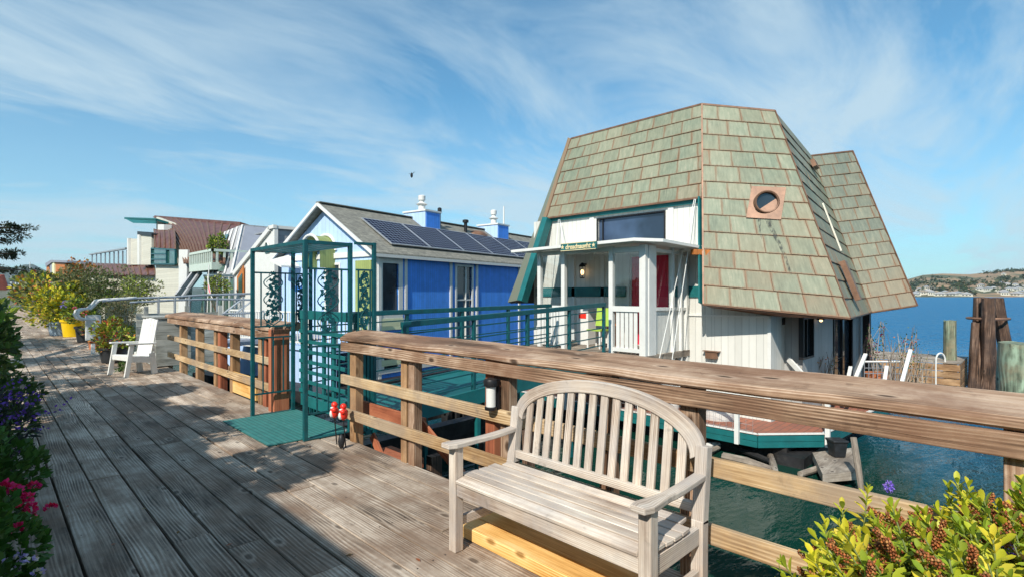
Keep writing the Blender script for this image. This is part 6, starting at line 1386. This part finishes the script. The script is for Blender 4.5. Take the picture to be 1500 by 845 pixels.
q0_ = at_d(1371, 545, 15.0); rt = V_((S, -S, 0)); m.tube([q0_+V_((0, 0, -.9))]+[q0_+rt*(.13-.13*math.cos(a_[0]))*1.0+V_((0, 0, .35+.2*math.sin(a_[0]))) for a_ in pts]+[q0_+rt*.26+V_((0, 0, -.9))], .022, 8); single(m, 'hooped_pipe', 'white', 'white hooped pipe rising beside the slim green piling', 'pipe', tuple(q0_-V_((0, 0, 1))))
# side deck: leaning white rails, wire fence, planters and dry plants
G = thing('wire_fence', 'small silver wire mesh fence panel on the side deck', 'fence', tuple(at_z(1290, 600, -.78)))
a, b = at_d(1266, 545, 11.5), at_d(1318, 548, 11.5); a.z = b.z = -.7; m = MB()
for k in range(9): q = a.lerp(b, k/8); m.tube([q, q+V_((0, 0, .72))], .008, 4)
for k in range(7): m.tube([a+V_((0, 0, .12*k)), b+V_((0, 0, .12*k))], .008, 4)
m.build('mesh', 'galv', G); m = MB(); m.tube([a+V_((0, 0, .74)), b+V_((0, 0, .74))], .022, 6); m.build('top_rail', 'white', G)
wg = 'leaning white boards on the side deck'
for i, (pa, pb, lab) in enumerate((((1268, 518), (1252, 556), 'white leaning board nearest the glass door on side deck'), ((1334, 512), (1322, 556), 'white leaning board at the right end of the wire fence'), ((1299, 536), (1296, 556), 'short white forked board inside the wire fence'), ((1246, 537), (1242, 556), 'small white board end beside the sliding door'))):
    A_ = at_d(pa[0], pa[1], 10.6); B_ = at_d(pb[0], pb[1], 10.2); B_ = B_+(B_-A_)*.45; m = MB(); m.beam(B_, A_, .065, .04); single(m, 'leaning_board', 'white', lab, 'board', tuple(B_), wg, .004)
c_ = at_d(1286, 520, 11.8); m = MB(); m.lathe((c_.x, c_.y, -.75), [(.2, 0), (.26, .45), (.27, .5)], 14); t = single(m, 'plant_pot', 'terra', 'terracotta pot behind the wire fence on the side deck', 'pot', (c_.x, c_.y, -.75))
def twig(label, px, py, d_, n, sp_, zb, cols, leaves=0, cat='plant'):
    c = at_d(px, py, d_); G = thing('bare_shrub', label, cat, (c.x, c.y, zb)); m = MB(); lv = MB()
    for k in range(n):
        b_ = V_((c.x+R.uniform(-.1, .1), c.y+R.uniform(-.1, .1), zb)); e_ = c+V_((R.uniform(-sp_, sp_), R.uniform(-sp_, sp_), R.uniform(-.1, .35))); mid = (b_+e_)/2+vrand()*.12; m.tube([b_, mid, e_], [.014, .009, .004], 5)
        for _ in range(3): m.tube([mid.lerp(e_, R.random()), mid.lerp(e_, R.random())+vrand()*.2], [.006, .003], 4)
        for _ in range(leaves): lv.leaf(mid.lerp(e_, R.random())+vrand()*.08, vrand(), vrand(), .05, .03, jit(R.choice(cols)))
    m.build('twigs', 'drift', G)
    if leaves: lv.build('leaves', 'leaf', G)
twig('bare tan twiggy shrub behind the wire fence', 1308, 520, 11, 9, .35, -.75, GREEN, 0)
twig('dark leafy potted plant beside the black corner post', 1288, 492, 12, 8, .22, -.75, GREEN+[(.2, .02, .05)], 22)
twig('green plant with small leaves beside the right white board', 1328, 500, 11.5, 8, .18, -.75, GREEN+REDL, 24)
twig('twiggy bush overhanging the timber raft', 1345, 530, 11.6, 10, .35, -1.1, OLIVE, 6)
twig('thin dry stems in front of the shaded side wall', 1200, 525, 10.5, 8, .35, -.75, REDL, 3)
# bin, floating planks and debris under the deck
q = at_z(1226, 665, -1.0); m = MB(); m.lathe((q.x, q.y, -1.02), [(.12, 0), (.15, .22), (.17, .23), (.17, .26)], 4); single(m, 'grey_tub', 'rubber', 'dark grey plastic tub with pale stripe on the floating platform', 'tub', (q.x, q.y, -1.02), None, .01)
m = MB(); p0, p1, p2, p3 = at_z(1190, 662, -1.03), at_z(1250, 655, -1.03), at_z(1256, 690, -1.03), at_z(1205, 694, -1.03); m.prism([p0, p1, p2, p3], (0, 0, -.12)); single(m, 'floating_platform', 'drift', 'weathered floating platform under the grey tub', 'platform', tuple(p3))
dg_ = 'timbers floating under the houseboat deck'
for i, (a, b, r_, mt, lab) in enumerate((((1060, 668), (1130, 688), .07, 'drift', 'barnacled log floating under the teal deck edge'), ((1172, 694), (1250, 672), .045, 'drift', 'pale slanting timber running from water to floating platform'), ((1025, 655), (1060, 650), .05, 'white', 'short white floating pipe beside the bench back'), ((1020, 672), (1052, 655), .05, 'drift', 'short diagonal timber under the deck next to white pipe'), ((1128, 665), (1138, 700), .05, 'drift', 'short upright timber stub in the water'), ((1250, 640), (1262, 720), .04, 'drift', 'tall thin crooked pole at edge of the floating platform'), ((1060, 650), (1130, 676), .05, 'hull', 'dark pipe floating behind the barnacled log'))):
    A_ = at_z(*a, -1.18); B_ = at_z(*b, -1.18)
    if i == 5: A_.z = -.5; A_ = at_z(*a, -.5)
    m = MB(); m.tube([A_, A_.lerp(B_, .5)+V_((0, 0, .02)), B_], [r_, r_*1.1, r_*.9], 8); single(m, 'floating_timber' if mt != 'white' else 'floating_pipe', mt, lab, 'timber' if mt != 'white' else 'pipe', tuple(B_), dg_)
# black tarred bulkhead seen through the railing under the gangway
m = MB(); A_, B_ = at_z(652, 640, -1.3), at_z(735, 622, -1.3); 
for k in range(9):
    q = A_.lerp(B_, k/8); m.box(q.x, q.x+.08, q.y-.12, q.y+.12, -1.6, -.55-.04*(k % 2))
m.beam(V_((A_.x-.05, A_.y, -.75)), V_((B_.x-.05, B_.y, -.75)), .06, .16); single(m, 'tarred_bulkhead', 'hull', 'low black tarred bulkhead in the water beneath the gangway', 'bulkhead', (A_.x, A_.y, -1.6))
m = MB(); q = at_z(588, 620, -1.1); 
for k in range(3): m.box(3.6+k*.8, 3.75+k*.8, 4.9, 5.0, -2, -.35)
single(m, 'pier_stub', 'pile', 'short dark pier stubs standing in water beside the boardwalk', 'piling', (3.6, 4.95, -2))
m = MB(); 
for k in range(2): m.beam((3.3, 7.3+k*1.3, -.9), (8.5, 7.6+k*1.3, -.9), .25, .25)
m.box(3.2, 8.4, 7.4, 7.5, -1.6, -.95); single(m, 'mooring_timbers', 'hull', 'long dark mooring timbers floating behind the gangway', 'timber', (3.3, 7.3, -.9))

# bird
c_ = at_d(603, 257, 40); m = MB(); m.ball(c_, .10, sq=(1, 1, 2.0), n=8, m=6); b_ = single(m, 'bird', 'black', 'small dark bird flying above the blue house', 'bird', tuple(c_))
m = MB(); m.leaf(c_, V_((.6, -.6, .9)), V_((0, 0, 1)), .42, .12, (0, 0, 0)); m.leaf(c_, V_((-.6, .6, .5)), V_((0, 0, 1)), .3, .12, (0, 0, 0)); m.build('wing', 'black', b_)

# ================================================================== OUTSIDE THE FRAME ON THE LAND SIDE (these shade the walkway)
G = thing('shade_cottage', 'unseen shingled cottage added on the land side to shade the walkway', 'house', (-3.5, 3, -.1))
m = MB(); m.box(-7, -2.1, -4.5, 6.2, -.1, 2.8); m.build('wall', 'greyfence', G)  # unseen cottage added so its eave casts the walkway's shadow edge
m = MB(); m.prism([(-1.7, -4.8, 2.86), (-4.5, -4.8, 4.0), (-7.4, -4.8, 2.86)], (0, 11.1, 0)); m.build('roof', 'asphalt', G)
def shade(lab, c, rad, n, Ln=.10, cl=14): tree(lab, (c[0], c[1], -.1), c, rad, n, Ln, GREEN, cl, trunk_r=.08)
shade('garden tree leaning over the cottage eaves outside the photo', (-1.75, 3.5, 3.05), (.42, .55, .35), 2200)
shade('second garden tree along the cottage, outside the photo', (-1.7, 5.4, 2.75), (.4, .8, .4), 2400)
shade('third garden tree at the cottage corner, outside the photo', (-1.7, 6.9, 2.72), (.62, .9, .75), 9000)
shade('tall garden tree past the cottage, outside the photo', (-1.7, 8.6, 2.75), (.65, .95, .85), 9500)
shade('low garden tree along the walk farther on, outside the photo', (-1.8, 11.0, 1.6), (.7, 1.3, .8), 4000)
shade('fourth garden tree farther along the walk, outside the photo', (-2.0, 14.6, 2.1), (.9, 1.4, .9), 4200)
shade('far garden tree along the walk, outside the photo', (-2.2, 20.5, 2.3), (1.0, 3.0, 1.0), 5000, .14)

# ================================================================== HAZE (thin coastal air)
m = MB(); m.box(-2900, 2900, -2900, 2900, -2.4, 175); hzo = m.build('haze', 'white'); hbm = bmesh.new(); hbm.from_mesh(hzo.data); bmesh.ops.recalc_face_normals(hbm, faces=hbm.faces); print('HAZEVOL', hbm.calc_volume(signed=True)); hbm.to_mesh(hzo.data); hbm.free(); kind(hzo, 'stuff')
hm_ = bpy.data.materials.new('haze'); hm_.use_nodes = True; hn = hm_.node_tree; hn.nodes.clear(); ho = hn.nodes.new('ShaderNodeOutputMaterial'); pv = hn.nodes.new('ShaderNodeVolumePrincipled')
pv.inputs['Density'].default_value = .0001; pv.inputs['Color'].default_value = (.72, .86, 1, 1); pv.inputs['Anisotropy'].default_value = .1; hn.links.new(pv.outputs[0], ho.inputs['Volume'])
hzo.data.materials.clear(); hzo.data.materials.append(hm_)
